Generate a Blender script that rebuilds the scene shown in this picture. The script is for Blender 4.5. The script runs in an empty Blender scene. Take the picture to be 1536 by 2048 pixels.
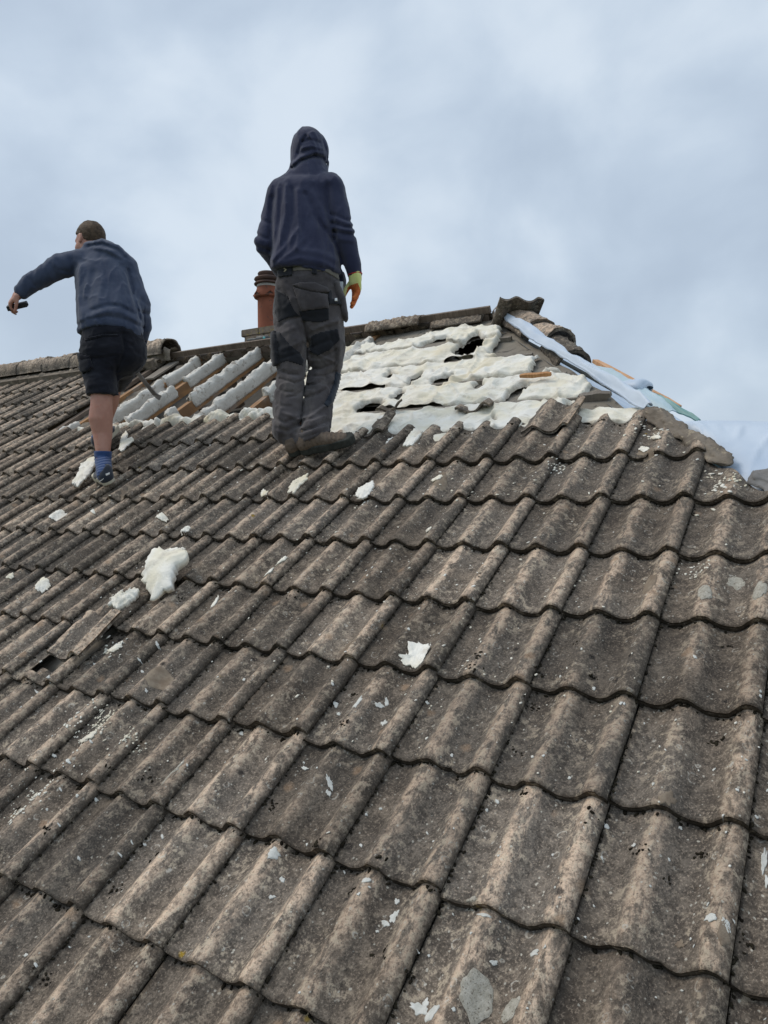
import bpy, bmesh, math, random
import numpy as np
from mathutils import Vector, Matrix
from mathutils.bvhtree import BVHTree

sc = bpy.context.scene
COL = sc.collection
rnd = random.Random(7)
NPR = np.random.default_rng(11)

# ------------------------------------------------------------------ camera
PITCH = math.radians(32.978)                 # roof pitch
CP, SP = math.cos(PITCH), math.sin(PITCH)
CAM = np.array([0.78309, -1.23351, 1.06525])
RIGHT = np.array([0.849796, 0.527111, 0.0])
FWD = np.array([-0.527049, 0.849696, -0.015342])
DOWN = np.array([0.008087, -0.013038, -0.999882])
FPX = 1510.0                                 # focal length in photo pixels (1536 x 2048)
cd = bpy.data.cameras.new('camera')
cd.sensor_fit = 'VERTICAL'; cd.sensor_height = 36.0; cd.lens = 36.0 * FPX / 2048.0
cd.clip_start = 0.05; cd.clip_end = 3000.0
cam = bpy.data.objects.new('camera', cd); COL.objects.link(cam)
mw = Matrix.Identity(4)
for i in range(3):
    mw[i][0] = RIGHT[i]; mw[i][1] = -DOWN[i]; mw[i][2] = -FWD[i]; mw[i][3] = CAM[i]
cam.matrix_world = mw
sc.camera = cam
sc.render.resolution_x, sc.render.resolution_y = 768, 1024

# ------------------------------------------------------------------ sky, sun, exposure
SUN_EL, SUN_AZ = math.radians(52), math.radians(250)    # azimuth clockwise from +Y
wd = bpy.data.worlds.new('World'); sc.world = wd; wd.use_nodes = True
wt = wd.node_tree; wn = wt.nodes; wl = wt.links; wn.clear()
def wnode(t, **k):
    n = wn.new(t)
    for a, b in k.items(): setattr(n, a, b)
    return n
sky = wnode('ShaderNodeTexSky', sky_type='NISHITA', sun_disc=False, sun_elevation=SUN_EL, sun_rotation=SUN_AZ,
            air_density=1.2, dust_density=2.5)
tc = wnode('ShaderNodeTexCoord')
mp = wnode('ShaderNodeMapping'); mp.inputs['Scale'].default_value = (1.0, 1.0, 1.2); mp.inputs['Location'].default_value = (5.3, 0.9, 1.4)
wl.new(tc.outputs['Generated'], mp.inputs['Vector'])
def wnoise(scale, detail, rough, dist):
    n = wnode('ShaderNodeTexNoise'); n.inputs['Scale'].default_value = scale; n.inputs['Detail'].default_value = detail
    n.inputs['Roughness'].default_value = rough; n.inputs['Distortion'].default_value = dist
    wl.new(mp.outputs[0], n.inputs['Vector']); return n
n1 = wnoise(4.6, 6.0, 0.47, 0.2)
n2 = wnoise(1.15, 3.0, 0.5, 0.0)
add = wnode('ShaderNodeMath', operation='MULTIPLY_ADD'); add.inputs[1].default_value = 0.74
wl.new(n1.outputs['Fac'], add.inputs[0])
sc2 = wnode('ShaderNodeMath', operation='MULTIPLY'); sc2.inputs[1].default_value = 0.26
wl.new(n2.outputs['Fac'], sc2.inputs[0]); wl.new(sc2.outputs[0], add.inputs[2])
cr = wnode('ShaderNodeValToRGB')
els = cr.color_ramp.elements
els[0].position = 0.36; els[0].color = (0.435, 0.52, 0.635, 1)
els[1].position = 0.62; els[1].color = (0.70, 0.785, 0.875, 1)
e = els.new(0.50); e.color = (0.535, 0.635, 0.755, 1)
cr.color_ramp.interpolation = 'B_SPLINE'
wl.new(add.outputs[0], cr.inputs['Fac'])
cs = wnode('ShaderNodeVectorMath', operation='SCALE'); cs.inputs['Scale'].default_value = 10.0
wl.new(cr.outputs['Color'], cs.inputs[0])
mx = wnode('ShaderNodeMix', data_type='RGBA'); mx.inputs['Factor'].default_value = 0.88
wl.new(sky.outputs[0], mx.inputs['A']); wl.new(cs.outputs[0], mx.inputs['B'])
bg = wnode('ShaderNodeBackground'); bg.inputs['Strength'].default_value = 0.108
wl.new(mx.outputs['Result'], bg.inputs['Color'])
wo = wnode('ShaderNodeOutputWorld'); wl.new(bg.outputs[0], wo.inputs['Surface'])

sd = bpy.data.lights.new('sun', 'SUN'); sd.energy = 1.5; sd.angle = math.radians(25); sd.color = (1.0, 0.90, 0.78)
sun = bpy.data.objects.new('sun', sd); COL.objects.link(sun)
sdir = Vector((math.sin(SUN_AZ) * math.cos(SUN_EL), math.cos(SUN_AZ) * math.cos(SUN_EL), math.sin(SUN_EL)))
sun.rotation_euler = sdir.to_track_quat('Z', 'Y').to_euler()
sun.location = (0, 0, 12)

vs = sc.view_settings
vs.view_transform = 'Standard'; vs.look = 'None'; vs.exposure = 0.0; vs.gamma = 1.0; vs.use_curve_mapping = False
sc.cycles.use_denoising = True
sc.cycles.max_bounces = 6; sc.cycles.diffuse_bounces = 3

# ------------------------------------------------------------------ helpers: geometry
W, G = 0.30, 0.32922                          # tile cover width, gauge
def RP(u, v, h=0.0):                          # roof coordinates -> world
    return np.stack([np.asarray(u, float) + 0 * np.asarray(v, float), np.asarray(v) * CP - np.asarray(h) * SP,
                     np.asarray(v) * SP + np.asarray(h) * CP], -1)
NRM = np.array([0.0, -SP, CP])
def ray(px, py):
    d = ((px - 768) / FPX) * RIGHT + ((py - 1024) / FPX) * DOWN + FWD
    return d
def on_roof(px, py, h=0.0):                   # point of the roof plane (raised by h) seen at a photo pixel -> u, v
    d = ray(px, py); s = (h - NRM @ CAM) / (NRM @ d)
    p = CAM + s * d
    return p[0], p[1] * CP + p[2] * SP
def at(px, py, depth):                        # world point at a photo pixel and a depth in metres
    return CAM + depth * ray(px, py)
def px_of(p):
    q = np.asarray(p, float) - CAM
    z = q @ FWD
    return np.stack([768 + FPX * (q @ RIGHT) / z, 1024 + FPX * (q @ DOWN) / z], -1), z

def _h(ix, iy, iz, seed):
    n = (ix * 374761393 + iy * 668265263 + iz * 2147483647 + seed * 1274126177) & 0xFFFFFFFF
    n = ((n ^ (n >> 13)) * 1274126177) & 0xFFFFFFFF
    n = ((n ^ (n >> 16)) * 2246822519) & 0xFFFFFFFF
    return ((n ^ (n >> 15)) & 0xFFFFFF) / float(0xFFFFFF)
def vnoise(p, seed=0):                        # value noise in [-1, 1]
    p = np.asarray(p, float); i = np.floor(p).astype(np.int64); f = p - i; f = f * f * (3 - 2 * f)
    r = 0
    for a in (0, 1):
        wx = f[..., 0] if a else 1 - f[..., 0]
        for b in (0, 1):
            wy = f[..., 1] if b else 1 - f[..., 1]
            for c in (0, 1):
                wz = f[..., 2] if c else 1 - f[..., 2]
                r = r + wx * wy * wz * _h(i[..., 0] + a, i[..., 1] + b, i[..., 2] + c, seed)
    return r * 2 - 1
def fbm(p, oct=4, seed=0, gain=0.5):
    p = np.asarray(p, float); r = 0; a = 1.0; t = 0
    for k in range(oct):
        r = r + a * vnoise(p * (2.03 ** k), seed + k * 17); t += a; a *= gain
    return r / t
def p3(x, y, z=0.0):
    return np.stack(np.broadcast_arrays(np.asarray(x, float), np.asarray(y, float), np.asarray(z, float)), -1)
def sstep(a, b, x):
    t = np.clip((x - a) / (b - a), 0, 1); return t * t * (3 - 2 * t)

def mesh(name, verts, faces, mat=None, smooth=True):
    me = bpy.data.meshes.new(name)
    verts = np.asarray(verts, float).reshape(-1, 3)
    if isinstance(faces, np.ndarray) and faces.ndim == 2:
        nf, k = faces.shape
        me.vertices.add(len(verts)); me.vertices.foreach_set('co', verts.ravel())
        me.loops.add(nf * k); me.loops.foreach_set('vertex_index', faces.astype(np.int32).ravel())
        me.polygons.add(nf); me.polygons.foreach_set('loop_start', np.arange(0, nf * k, k, dtype=np.int32))
        me.polygons.foreach_set('loop_total', np.full(nf, k, dtype=np.int32))
        me.update(calc_edges=True)
    else:
        me.from_pydata([tuple(v) for v in verts], [], [tuple(int(i) for i in f) for f in faces]); me.update()
    if smooth and len(me.polygons):
        me.polygons.foreach_set('use_smooth', np.ones(len(me.polygons), bool))
    if mat is not None: me.materials.append(mat)
    me.validate()
    return me
def link(name, me, parent=None, label=None, cat=None, group=None, kind=None):
    o = bpy.data.objects.new(name, me); COL.objects.link(o)
    if parent is not None: o.parent = parent
    if label: o['label'] = label
    if cat: o['category'] = cat
    if group: o['group'] = group
    if kind: o['kind'] = kind
    return o
def empty(name, loc, label, cat, group=None):
    o = link(name, None, None, label, cat, group); o.location = loc; o.empty_display_size = 0.1
    return o
def to_local(parent, verts):
    return np.asarray(verts, float) - np.array(parent.location)
def attr(me, name, vals):
    a = me.attributes.new(name, 'FLOAT', 'POINT'); a.data.foreach_set('value', np.asarray(vals, np.float32).ravel())

class MB:                                     # collects vertices and faces
    def __init__(s): s.v = []; s.f = []; s.n = 0
    def add(s, v, f):
        v = np.asarray(v, float).reshape(-1, 3); s.v.append(v)
        s.f += [tuple(int(i) + s.n for i in q) for q in f]; s.n += len(v)
    def box(s, c, ax, ay, az):                # centre and three half-axis vectors
        c, ax, ay, az = (np.asarray(q, float) for q in (c, ax, ay, az))
        v = [c + i * ax + j * ay + k * az for k in (-1, 1) for j in (-1, 1) for i in (-1, 1)]
        s.add(v, [(0, 2, 3, 1), (4, 5, 7, 6), (0, 1, 5, 4), (2, 6, 7, 3), (0, 4, 6, 2), (1, 3, 7, 5)])
    def tube(s, pts, rad, n=10, cap=True):
        pts = np.asarray(pts, float); m = len(pts); rad = np.broadcast_to(rad, (m,))
        V = []; ref = None
        for i in range(m):
            t = pts[min(i + 1, m - 1)] - pts[max(i - 1, 0)]; t = t / (np.linalg.norm(t) + 1e-9)
            if ref is None: ref = np.cross(t, [0, 0, 1]) if abs(t[2]) < .9 else np.cross(t, [1, 0, 0])
            a = ref - t * (ref @ t); a /= np.linalg.norm(a) + 1e-9; ref = a; b = np.cross(t, a)
            for k in range(n):
                w = 2 * math.pi * k / n; V.append(pts[i] + rad[i] * (math.cos(w) * a + math.sin(w) * b))
        F = [(i * n + k, i * n + (k + 1) % n, (i + 1) * n + (k + 1) % n, (i + 1) * n + k) for i in range(m - 1) for k in range(n)]
        if cap: F += [tuple(range(n))[::-1], tuple(range((m - 1) * n, m * n))]
        s.add(V, F)
    def me(s, name, mat=None, smooth=True):
        return mesh(name, np.concatenate(s.v), s.f, mat, smooth)
def grid_faces(nu, nv, base=0):
    i, j = np.meshgrid(np.arange(nu - 1), np.arange(nv - 1), indexing='ij')
    a = i * nv + j
    return np.stack([a, a + nv, a + nv + 1, a + 1], -1).reshape(-1, 4) + base

# ------------------------------------------------------------------ helpers: materials
class NT:
    def __init__(s, name):
        s.m = bpy.data.materials.new(name); s.m.use_nodes = True
        s.t = s.m.node_tree; s.n = s.t.nodes; s.l = s.t.links; s.n.clear()
        s.out = s.n.new('ShaderNodeOutputMaterial'); s.b = s.n.new('ShaderNodeBsdfPrincipled')
        s.l.new(s.b.outputs[0], s.out.inputs['Surface'])
        s.geo = s.n.new('ShaderNodeNewGeometry')
        s.pos = s.geo.outputs['Position']
    def inp(s, sock, v):
        if hasattr(v, 'is_linked') or hasattr(v, 'links'): s.l.new(v, sock)
        elif isinstance(v, (tuple, list)) and sock.type == 'RGBA' and len(v) == 3: sock.default_value = (*v, 1)
        else: sock.default_value = v
    def noise(s, scale, detail=3, rough=.55, dist=0, vec=None):
        n = s.n.new('ShaderNodeTexNoise'); s.l.new(vec or s.pos, n.inputs['Vector'])
        n.inputs['Scale'].default_value = scale; n.inputs['Detail'].default_value = detail
        n.inputs['Roughness'].default_value = rough; n.inputs['Distortion'].default_value = dist
        return n.outputs['Fac']
    def voro(s, scale, feature='F1', out='Distance', vec=None, rand=1.0):
        n = s.n.new('ShaderNodeTexVoronoi'); s.l.new(vec or s.pos, n.inputs['Vector']); n.feature = feature
        n.inputs['Scale'].default_value = scale; n.inputs['Randomness'].default_value = rand
        return n.outputs[out]
    def voro2(s, scale, vec):
        n = s.n.new('ShaderNodeTexVoronoi'); s.l.new(vec, n.inputs['Vector']); n.inputs['Scale'].default_value = scale
        return n.outputs['Distance'], n.outputs['Color']
    def math(s, op, a, b=0.0, c=0.0):
        n = s.n.new('ShaderNodeMath'); n.operation = op
        s.inp(n.inputs[0], a); s.inp(n.inputs[1], b); s.inp(n.inputs[2], c); return n.outputs[0]
    def ss(s, x, a, b, lo=0.0, hi=1.0):       # smooth step of x from a..b to lo..hi
        n = s.n.new('ShaderNodeMapRange'); n.interpolation_type = 'SMOOTHSTEP'
        s.inp(n.inputs[0], x)
        for i, q in enumerate((a, b, lo, hi)): n.inputs[i + 1].default_value = q
        return n.outputs[0]
    def mix(s, f, a, b, mode='MIX'):
        n = s.n.new('ShaderNodeMix'); n.data_type = 'RGBA'; n.blend_type = mode
        s.inp(n.inputs['Factor'], f); s.inp(n.inputs['A'], a); s.inp(n.inputs['B'], b); return n.outputs['Result']
    def scale(s, c, f):
        n = s.n.new('ShaderNodeVectorMath'); n.operation = 'SCALE'; s.inp(n.inputs[0], c); s.inp(n.inputs['Scale'], f); return n.outputs[0]
    def attr(s, name):
        n = s.n.new('ShaderNodeAttribute'); n.attribute_name = name; return n.outputs['Fac']
    def orand(s):
        n = s.n.new('ShaderNodeObjectInfo'); return n.outputs['Random']
    def stretch(s, sx, sy, sz):
        n = s.n.new('ShaderNodeMapping'); n.inputs['Scale'].default_value = (sx, sy, sz); s.l.new(s.pos, n.inputs['Vector']); return n.outputs[0]
    def bump(s, h, dist, strength=1.0, nrm=None):
        n = s.n.new('ShaderNodeBump'); n.inputs['Distance'].default_value = dist; n.inputs['Strength'].default_value = strength
        s.l.new(h, n.inputs['Height'])
        if nrm is not None: s.l.new(nrm, n.inputs['Normal'])
        return n.outputs[0]
    def done(s, col, rough=.8, nrm=None, spec=.3, **k):
        s.inp(s.b.inputs['Base Color'], col); s.inp(s.b.inputs['Roughness'], rough); s.inp(s.b.inputs['Specular IOR Level'], spec)
        if nrm is not None: s.l.new(nrm, s.b.inputs['Normal'])
        for a, b in k.items(): s.inp(s.b.inputs[a], b)
        return s.m

def mottled(name, c1, c2, scale, rough=.8, bs=None, bd=.002, spec=.3, c3=None, **k):
    t = NT(name); f = t.ss(t.noise(scale, 5, .6), .3, .7)
    col = t.mix(f, c1, c2)
    if c3: col = t.mix(t.ss(t.noise(scale * 2.7, 4, .65, .4), .56, .66), col, c3)
    nrm = t.bump(t.noise(bs or scale * 6, 5, .65), bd) if bd else None
    return t.done(col, rough, nrm, spec, **k)
# ------------------------------------------------------------------ concrete tile material
def tile_material():
    t = NT('weathered_concrete_tile')
    rr = t.math('FRACT', t.math('ADD', t.orand(), t.attr('tone')))
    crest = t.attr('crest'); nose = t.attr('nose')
    big = t.noise(2.3, 2, .5); mid = t.noise(9, 5, .72); fine = t.noise(46, 4, .72); grain = t.noise(170, 2, .75)
    col = t.mix(t.ss(mid, .36, .62), (.080, .064, .050), (.205, .166, .128))
    col = t.mix(t.math('MULTIPLY', t.ss(big, .38, .66), .6), col, (.140, .126, .110))           # cooler patches
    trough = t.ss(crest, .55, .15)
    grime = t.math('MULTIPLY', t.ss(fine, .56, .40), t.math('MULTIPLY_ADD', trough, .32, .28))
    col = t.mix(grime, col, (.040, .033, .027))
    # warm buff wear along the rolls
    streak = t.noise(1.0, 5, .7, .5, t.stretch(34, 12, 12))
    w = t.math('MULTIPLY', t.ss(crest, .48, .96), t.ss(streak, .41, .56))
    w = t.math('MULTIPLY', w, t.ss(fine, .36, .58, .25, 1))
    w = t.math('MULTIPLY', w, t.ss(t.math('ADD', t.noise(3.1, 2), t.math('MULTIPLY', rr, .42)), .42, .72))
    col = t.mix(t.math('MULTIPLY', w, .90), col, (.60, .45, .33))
    # pale lichen crust
    ld = t.math('MULTIPLY', t.ss(fine, .52, .60), t.ss(t.math('ADD', t.noise(6, 3, .6), t.math('MULTIPLY', crest, .22)), .52, .68))
    col = t.mix(t.math('MULTIPLY', ld, .70), col, (.43, .36, .27))
    # ring lichens
    warp = t.n.new('ShaderNodeVectorMath'); warp.operation = 'ADD'
    ns = t.n.new('ShaderNodeTexNoise'); t.l.new(t.pos, ns.inputs['Vector']); ns.inputs['Scale'].default_value = 60
    t.l.new(t.scale(ns.outputs['Color'], .012), warp.inputs[0]); t.l.new(t.pos, warp.inputs[1])
    vd, vcol = t.voro2(27, warp.outputs[0]); vc = t.n.new('ShaderNodeSeparateColor'); t.l.new(vcol, vc.inputs[0])
    rad = t.math('MULTIPLY_ADD', vc.outputs[1], .26, .12)
    ring = t.ss(t.math('ABSOLUTE', t.math('SUBTRACT', vd, rad)), .015, .06, 1, 0)
    ring = t.math('MULTIPLY', ring, t.ss(vc.outputs[0], .72, .78)); ring = t.math('MULTIPLY', ring, t.ss(fine, .40, .60))
    col = t.mix(t.math('MULTIPLY', ring, .75), col, (.44, .42, .37))
    # white crumbs of lichen, orange and black spots
    v2 = t.n.new('ShaderNodeSeparateColor'); vec2 = warp.outputs[0]
    d2, c2 = t.voro2(95, vec2); t.l.new(c2, v2.inputs[0])
    sp = t.math('MULTIPLY', t.ss(d2, .18, .34, 1, 0), t.ss(v2.outputs[0], .86, .89))
    col = t.mix(t.math('MULTIPLY', sp, .8), col, (.46, .44, .38))
    v3 = t.n.new('ShaderNodeSeparateColor'); d3, c3 = t.voro2(11, vec2); t.l.new(c3, v3.inputs[0])
    blk = t.math('MULTIPLY', t.ss(d3, .06, .15, 1, 0), t.ss(v3.outputs[0], .52, .56))
    col = t.mix(t.math('MULTIPLY', blk, .85), col, (.018, .016, .016))
    org = t.math('MULTIPLY', t.ss(t.math('ADD', d3, t.math('MULTIPLY', fine, .2)), .20, .36, 1, 0), t.ss(v3.outputs[1], .80, .84))
    col = t.mix(t.math('MULTIPLY', org, .65), col, (.36, .25, .165))
    yel = t.math('MULTIPLY', t.ss(d3, .04, .13, 1, 0), t.ss(v3.outputs[2], .965, .97))
    col = t.mix(t.math('MULTIPLY', yel, .8), col, (.30, .20, .02))
    col = t.mix(t.ss(grain, .54, .66, 0, .45), col, (.42, .345, .27))
    col = t.mix(t.ss(grain, .44, .33, 0, .5), col, (.030, .025, .021))
    # per tile tone, black-green growth on the nose and in the side joints
    col = t.scale(col, t.math('MULTIPLY_ADD', rr, .68, .77))
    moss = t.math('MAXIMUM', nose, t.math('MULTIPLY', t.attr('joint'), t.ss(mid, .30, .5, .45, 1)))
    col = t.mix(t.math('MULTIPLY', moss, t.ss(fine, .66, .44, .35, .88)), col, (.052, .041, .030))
    hgt = t.math('ADD', t.math('MULTIPLY', grain, .35), t.math('MULTIPLY', fine, 1.0))
    hgt = t.math('ADD', hgt, t.math('MULTIPLY', mid, 2.2))
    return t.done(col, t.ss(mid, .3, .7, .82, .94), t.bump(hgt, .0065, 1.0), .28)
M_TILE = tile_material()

# ------------------------------------------------------------------ tile shape
TILT, AMP, THICK, TLEN = 0.0255 / G, 0.0345, 0.0235, 0.405
def prof(s):                                  # height of the double roll across one tile, s in 0..1
    c = (np.cos(2 * np.pi * (s - .885) / .5) + 1) / 2
    return AMP * (c ** 1.3 - .39) + .010 * sstep(.74, .90, s)
def tile_top(ul, vl):
    return prof(ul / W) - TILT * vl
SS = np.concatenate([[-.014], np.linspace(0, .94, 30), [.962, .980, .996]])
VV = np.array([.0, .0025, .007, .015, .035, .07, .11, .15, .19, .23, .27, .31, .35, .39, TLEN])
NS, NV = len(SS), len(VV)
def tile_arrays(seed):
    s, v = np.meshgrid(SS, VV, indexing='ij')
    u = s * W; h = prof(s) - TILT * v - .020 * (s < 0) - .003 * np.exp(-np.maximum(s, 0) / .02)
    nz = fbm(p3(u * 14 + seed * 9.1, v * 9, seed * 3.3), 3, seed)
    h = h + .0016 * nz
    nz2 = fbm(p3(u * 60 + seed * 5.7, v * 60, seed), 2, seed + 5)
    h = h + .0006 * nz2
    chip = fbm(p3(u * 55 + seed * 7.7, 0 * v, seed * 1.7), 3, seed + 3)
    chip2 = np.maximum(0, fbm(p3(u * 20 + seed * 3.7, 0 * v, 5.), 2, seed + 9) - .35)
    front = np.exp(-v / .012)
    vv = v + front * (.0032 * chip + .016 * chip2)
    h = h - .0045 * np.exp(-v / .0022) - front * .004 * np.abs(chip)
    h = h - .005 * sstep(.965, .996, s)
    V = [np.stack([u, vv, h], -1).reshape(-1, 3)]
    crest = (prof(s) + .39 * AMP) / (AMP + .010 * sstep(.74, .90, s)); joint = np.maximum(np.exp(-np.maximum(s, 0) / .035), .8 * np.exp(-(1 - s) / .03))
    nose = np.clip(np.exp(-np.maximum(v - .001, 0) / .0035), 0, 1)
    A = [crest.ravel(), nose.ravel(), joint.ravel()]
    F = [grid_faces(NS, NV)]
    n = NS * NV
    # nose face: down from the first row, then back underneath
    e = np.stack([u[:, 0], vv[:, 0], h[:, 0]], -1)
    rows = []
    for dv, dh in ((.0005, -.007), (.0035, -THICK), (.06, -THICK - .003)):
        q = e.copy(); q[:, 1] += dv + .0012 * fbm(p3(SS * 20 + seed, dh * 90, seed), 2, 4); q[:, 2] += dh + .0012 * fbm(p3(SS * 25, dh * 50, seed + 2.), 2, 8)
        rows.append(q)
    prev = np.arange(NS) * NV
    for q in rows:
        idx = n + np.arange(NS); V.append(q); A[0] = np.append(A[0], crest[:, 0]); A[1] = np.append(A[1], np.ones(NS)); A[2] = np.append(A[2], np.zeros(NS))
        F.append(np.stack([prev[:-1], idx[:-1], idx[1:], prev[1:]], -1)[:, ::-1]); prev = idx; n += NS
    # right-hand edge
    e = np.stack([u[-1], vv[-1], h[-1]], -1); q = e.copy(); q[:, 2] -= .013; q[:, 0] -= .001
    idx = n + np.arange(NV); V.append(q); prev = (NS - 1) * NV + np.arange(NV); n += NV
    A[0] = np.append(A[0], np.zeros(NV)); A[1] = np.append(A[1], np.full(NV, .95)); A[2] = np.append(A[2], np.ones(NV))
    F.append(np.stack([prev[:-1], idx[:-1], idx[1:], prev[1:]], -1))
    return np.concatenate(V), np.concatenate(F), A
TILES = [tile_arrays(k) for k in range(14)]
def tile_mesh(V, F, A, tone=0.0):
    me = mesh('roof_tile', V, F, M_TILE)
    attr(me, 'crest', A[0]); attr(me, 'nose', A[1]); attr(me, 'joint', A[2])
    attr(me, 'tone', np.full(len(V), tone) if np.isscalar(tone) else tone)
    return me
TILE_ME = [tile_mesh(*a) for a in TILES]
ROOF_ROT = Matrix.Rotation(PITCH, 4, 'X')

# ------------------------------------------------------------------ where tiles lie
APEX_U, RIDGE_V = -1.37, 4.43                 # hip apex on the front slope
def hip_u(v): return -1.30 + .805 * (4.34 - v)
LEFT_EDGE = -15.6 * W                         # tiles left of this line go up to the ridge
spots = []
for r in range(-4, 13):
    for c in range(-40, 11):
        u0, v0 = c * W - W, r * G             # c is the column of the right-hand joint
        if r >= 9 and u0 + W > LEFT_EDGE: continue
        if r == 8 and u0 + W > -2.05: continue
        if u0 > hip_u(v0) - .03: continue
        if v0 + .05 > RIDGE_V: continue
        spots.append((c, r))
JIT = {}
for s_ in spots:
    JIT[s_] = (rnd.gauss(0, .0012), rnd.gauss(0, .0035), abs(rnd.gauss(0, .0012)), rnd.gauss(0, .0045), rnd.randrange(len(TILES)))
def surf_h(u, v):                             # height of the tiled surface over the roof plane
    c = math.floor(u / W) + 1; r = math.floor(v / G)
    j = JIT.get((c, r))
    if j is None: return -.01
    s = min(max((u - (c - 1) * W - j[0]) / W, 0.0), 1.0)
    cc = (math.cos(4 * math.pi * (s - .885)) + 1) / 2; t = min(max((s - .74) / .16, 0.0), 1.0)
    return AMP * (cc ** 1.3 - .39) + .010 * t * t * (3 - 2 * t) - TILT * (v - r * G - j[1]) + j[2]
def crest_h(u, v, rad):                       # highest tiled point round a spot: what a stiff thing rests on
    return max(surf_h(u + a * rad, v + b * rad) for a in (-1, -.5, 0, .5, 1) for b in (-1, -.5, 0, .5, 1))
BROKEN = (-6, 2)                              # the cracked tile, built on its own

house = empty('house', (0, 0, 0), 'house with a hipped roof of weathered brown concrete tiles, stripped open below the ridge', 'house')
house.location = (-3.0, 2.0, -2.6)
HOUSE_INV = np.array(house.location)
# deck under the front slope (felt over boards)
M_FELT = mottled('grey_underlay_felt', (.20, .18, .15), (.30, .27, .225), 5, .9, 60, .004, .2, (.11, .10, .085))
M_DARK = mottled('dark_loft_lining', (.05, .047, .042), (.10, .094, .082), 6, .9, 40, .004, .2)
def sheet(name, us, vs_, hfun, mat, keep=None):
    u, v = np.meshgrid(us, vs_, indexing='ij'); u = np.minimum(u, hip_u(v) - .012); h = hfun(u, v)
    P = RP(u, v, h) - HOUSE_INV
    F = grid_faces(len(us), len(vs_))
    if keep is not None:
        uc = u.ravel()[F].mean(1); vc = v.ravel()[F].mean(1); F = F[keep(uc, vc)]
    return mesh(name, P.reshape(-1, 3), F, mat)
front = link('front_roof_slope', sheet('front_roof_slope', np.linspace(-12.2, 3.6, 80), np.linspace(-1.6, 2.62, 24),
             lambda u, v: -.068 + 0 * u, M_FELT, lambda u, v: u < hip_u(v) - .02), house)

def tile_area(c, r):
    q = RP(np.array([c - 1, c, c, c - 1]) * W, np.array([r, r, r + 1, r + 1]) * G)
    P, z = px_of(q)
    if z.min() < .2: return 0
    ctr = P.mean(0)
    x, y = P[:, 0], P[:, 1]
    if x.max() < -5 or x.min() > 1541 or y.min() > 2053 or y.max() < 0: return 0
    cx, cy = np.clip(x, 0, 1536), np.clip(y, 0, 2048)
    return .5 * abs(np.dot(cx, np.roll(cy, -1)) - np.dot(cy, np.roll(cx, -1))) + 1
def tile_matrix(c, r):
    j = JIT[(c, r)]
    p = RP((c - 1) * W + j[0], r * G + j[1], j[2])
    return Matrix.Translation(Vector(p)) @ ROOF_ROT @ Matrix.Rotation(j[3], 4, 'Z')
def cut_by_hip(V, F, A, M):                   # trims a tile along the hip line (ragged)
    bm = bmesh.new()
    for k in ('crest', 'nose', 'joint'): bm.verts.layers.float.new(k)
    la = [bm.verts.layers.float[k] for k in ('crest', 'nose', 'joint')]
    vs_ = [bm.verts.new(v) for v in V]
    for i, vt in enumerate(vs_):
        for l, a in zip(la, A): vt[l] = float(a[i])
    for f in F: bm.faces.new([vs_[i] for i in f])
    Mi = M.inverted()
    p = Mi @ Vector(RP(hip_u(0) - .03 + rnd.uniform(-.02, .02), 0, 0)); q = Mi @ Vector(RP(hip_u(1) - .03, 1, 0))
    d = q - p; nn = Vector((d.y, -d.x, 0)).normalized()
    bmesh.ops.bisect_plane(bm, geom=bm.verts[:] + bm.edges[:] + bm.faces[:], plane_co=p, plane_no=nn, clear_outer=True)
    bm.verts.ensure_lookup_table()
    if not len(bm.faces): bm.free(); return None
    V2 = np.array([v.co[:] for v in bm.verts]); bm.verts.index_update()
    A2 = [np.array([v[l] for v in bm.verts]) for l in la]
    F2 = [[v.index for v in f.verts] for f in bm.faces]; bm.free()
    return V2, F2, A2
areas = sorted(((tile_area(c, r), c, r) for c, r in spots if (c, r) != BROKEN), reverse=True)
keepset = {(c, r) for a, c, r in areas[:299] if a > 0}
print('TILES in view', sum(a > 0 for a, _, _ in areas), 'smallest kept', areas[min(298, len(areas) - 1)][0])
rv, rf, ra, nn_ = [], [], [[], [], [], []], 0
TM_INV = Matrix.Translation(-Vector(house.location))
for a, c, r in areas:
    M = tile_matrix(c, r); arr = TILES[JIT[(c, r)][4]]; me = TILE_ME[JIT[(c, r)][4]]
    cut = None
    if c * W > hip_u(r * G + TLEN) - .04:
        cut = cut_by_hip(*arr, M)
        if cut is None: continue
        arr = cut
    if (c, r) in keepset:
        if cut is not None: me = tile_mesh(*cut)
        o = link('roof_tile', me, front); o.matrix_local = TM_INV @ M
    else:
        Mn = np.array(TM_INV @ M); V = arr[0] @ Mn[:3, :3].T + Mn[:3, 3]
        rv.append(V); rf += [[i + nn_ for i in f] for f in arr[1]]; nn_ += len(V)
        for k in range(3): ra[k].append(arr[2][k])
        ra[3].append(np.full(len(V), rnd.random()))
if rv:
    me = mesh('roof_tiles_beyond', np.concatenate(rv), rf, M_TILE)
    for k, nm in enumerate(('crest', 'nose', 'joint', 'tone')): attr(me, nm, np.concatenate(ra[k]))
    link('roof_tiles_beyond', me, front, kind='stuff')
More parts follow.
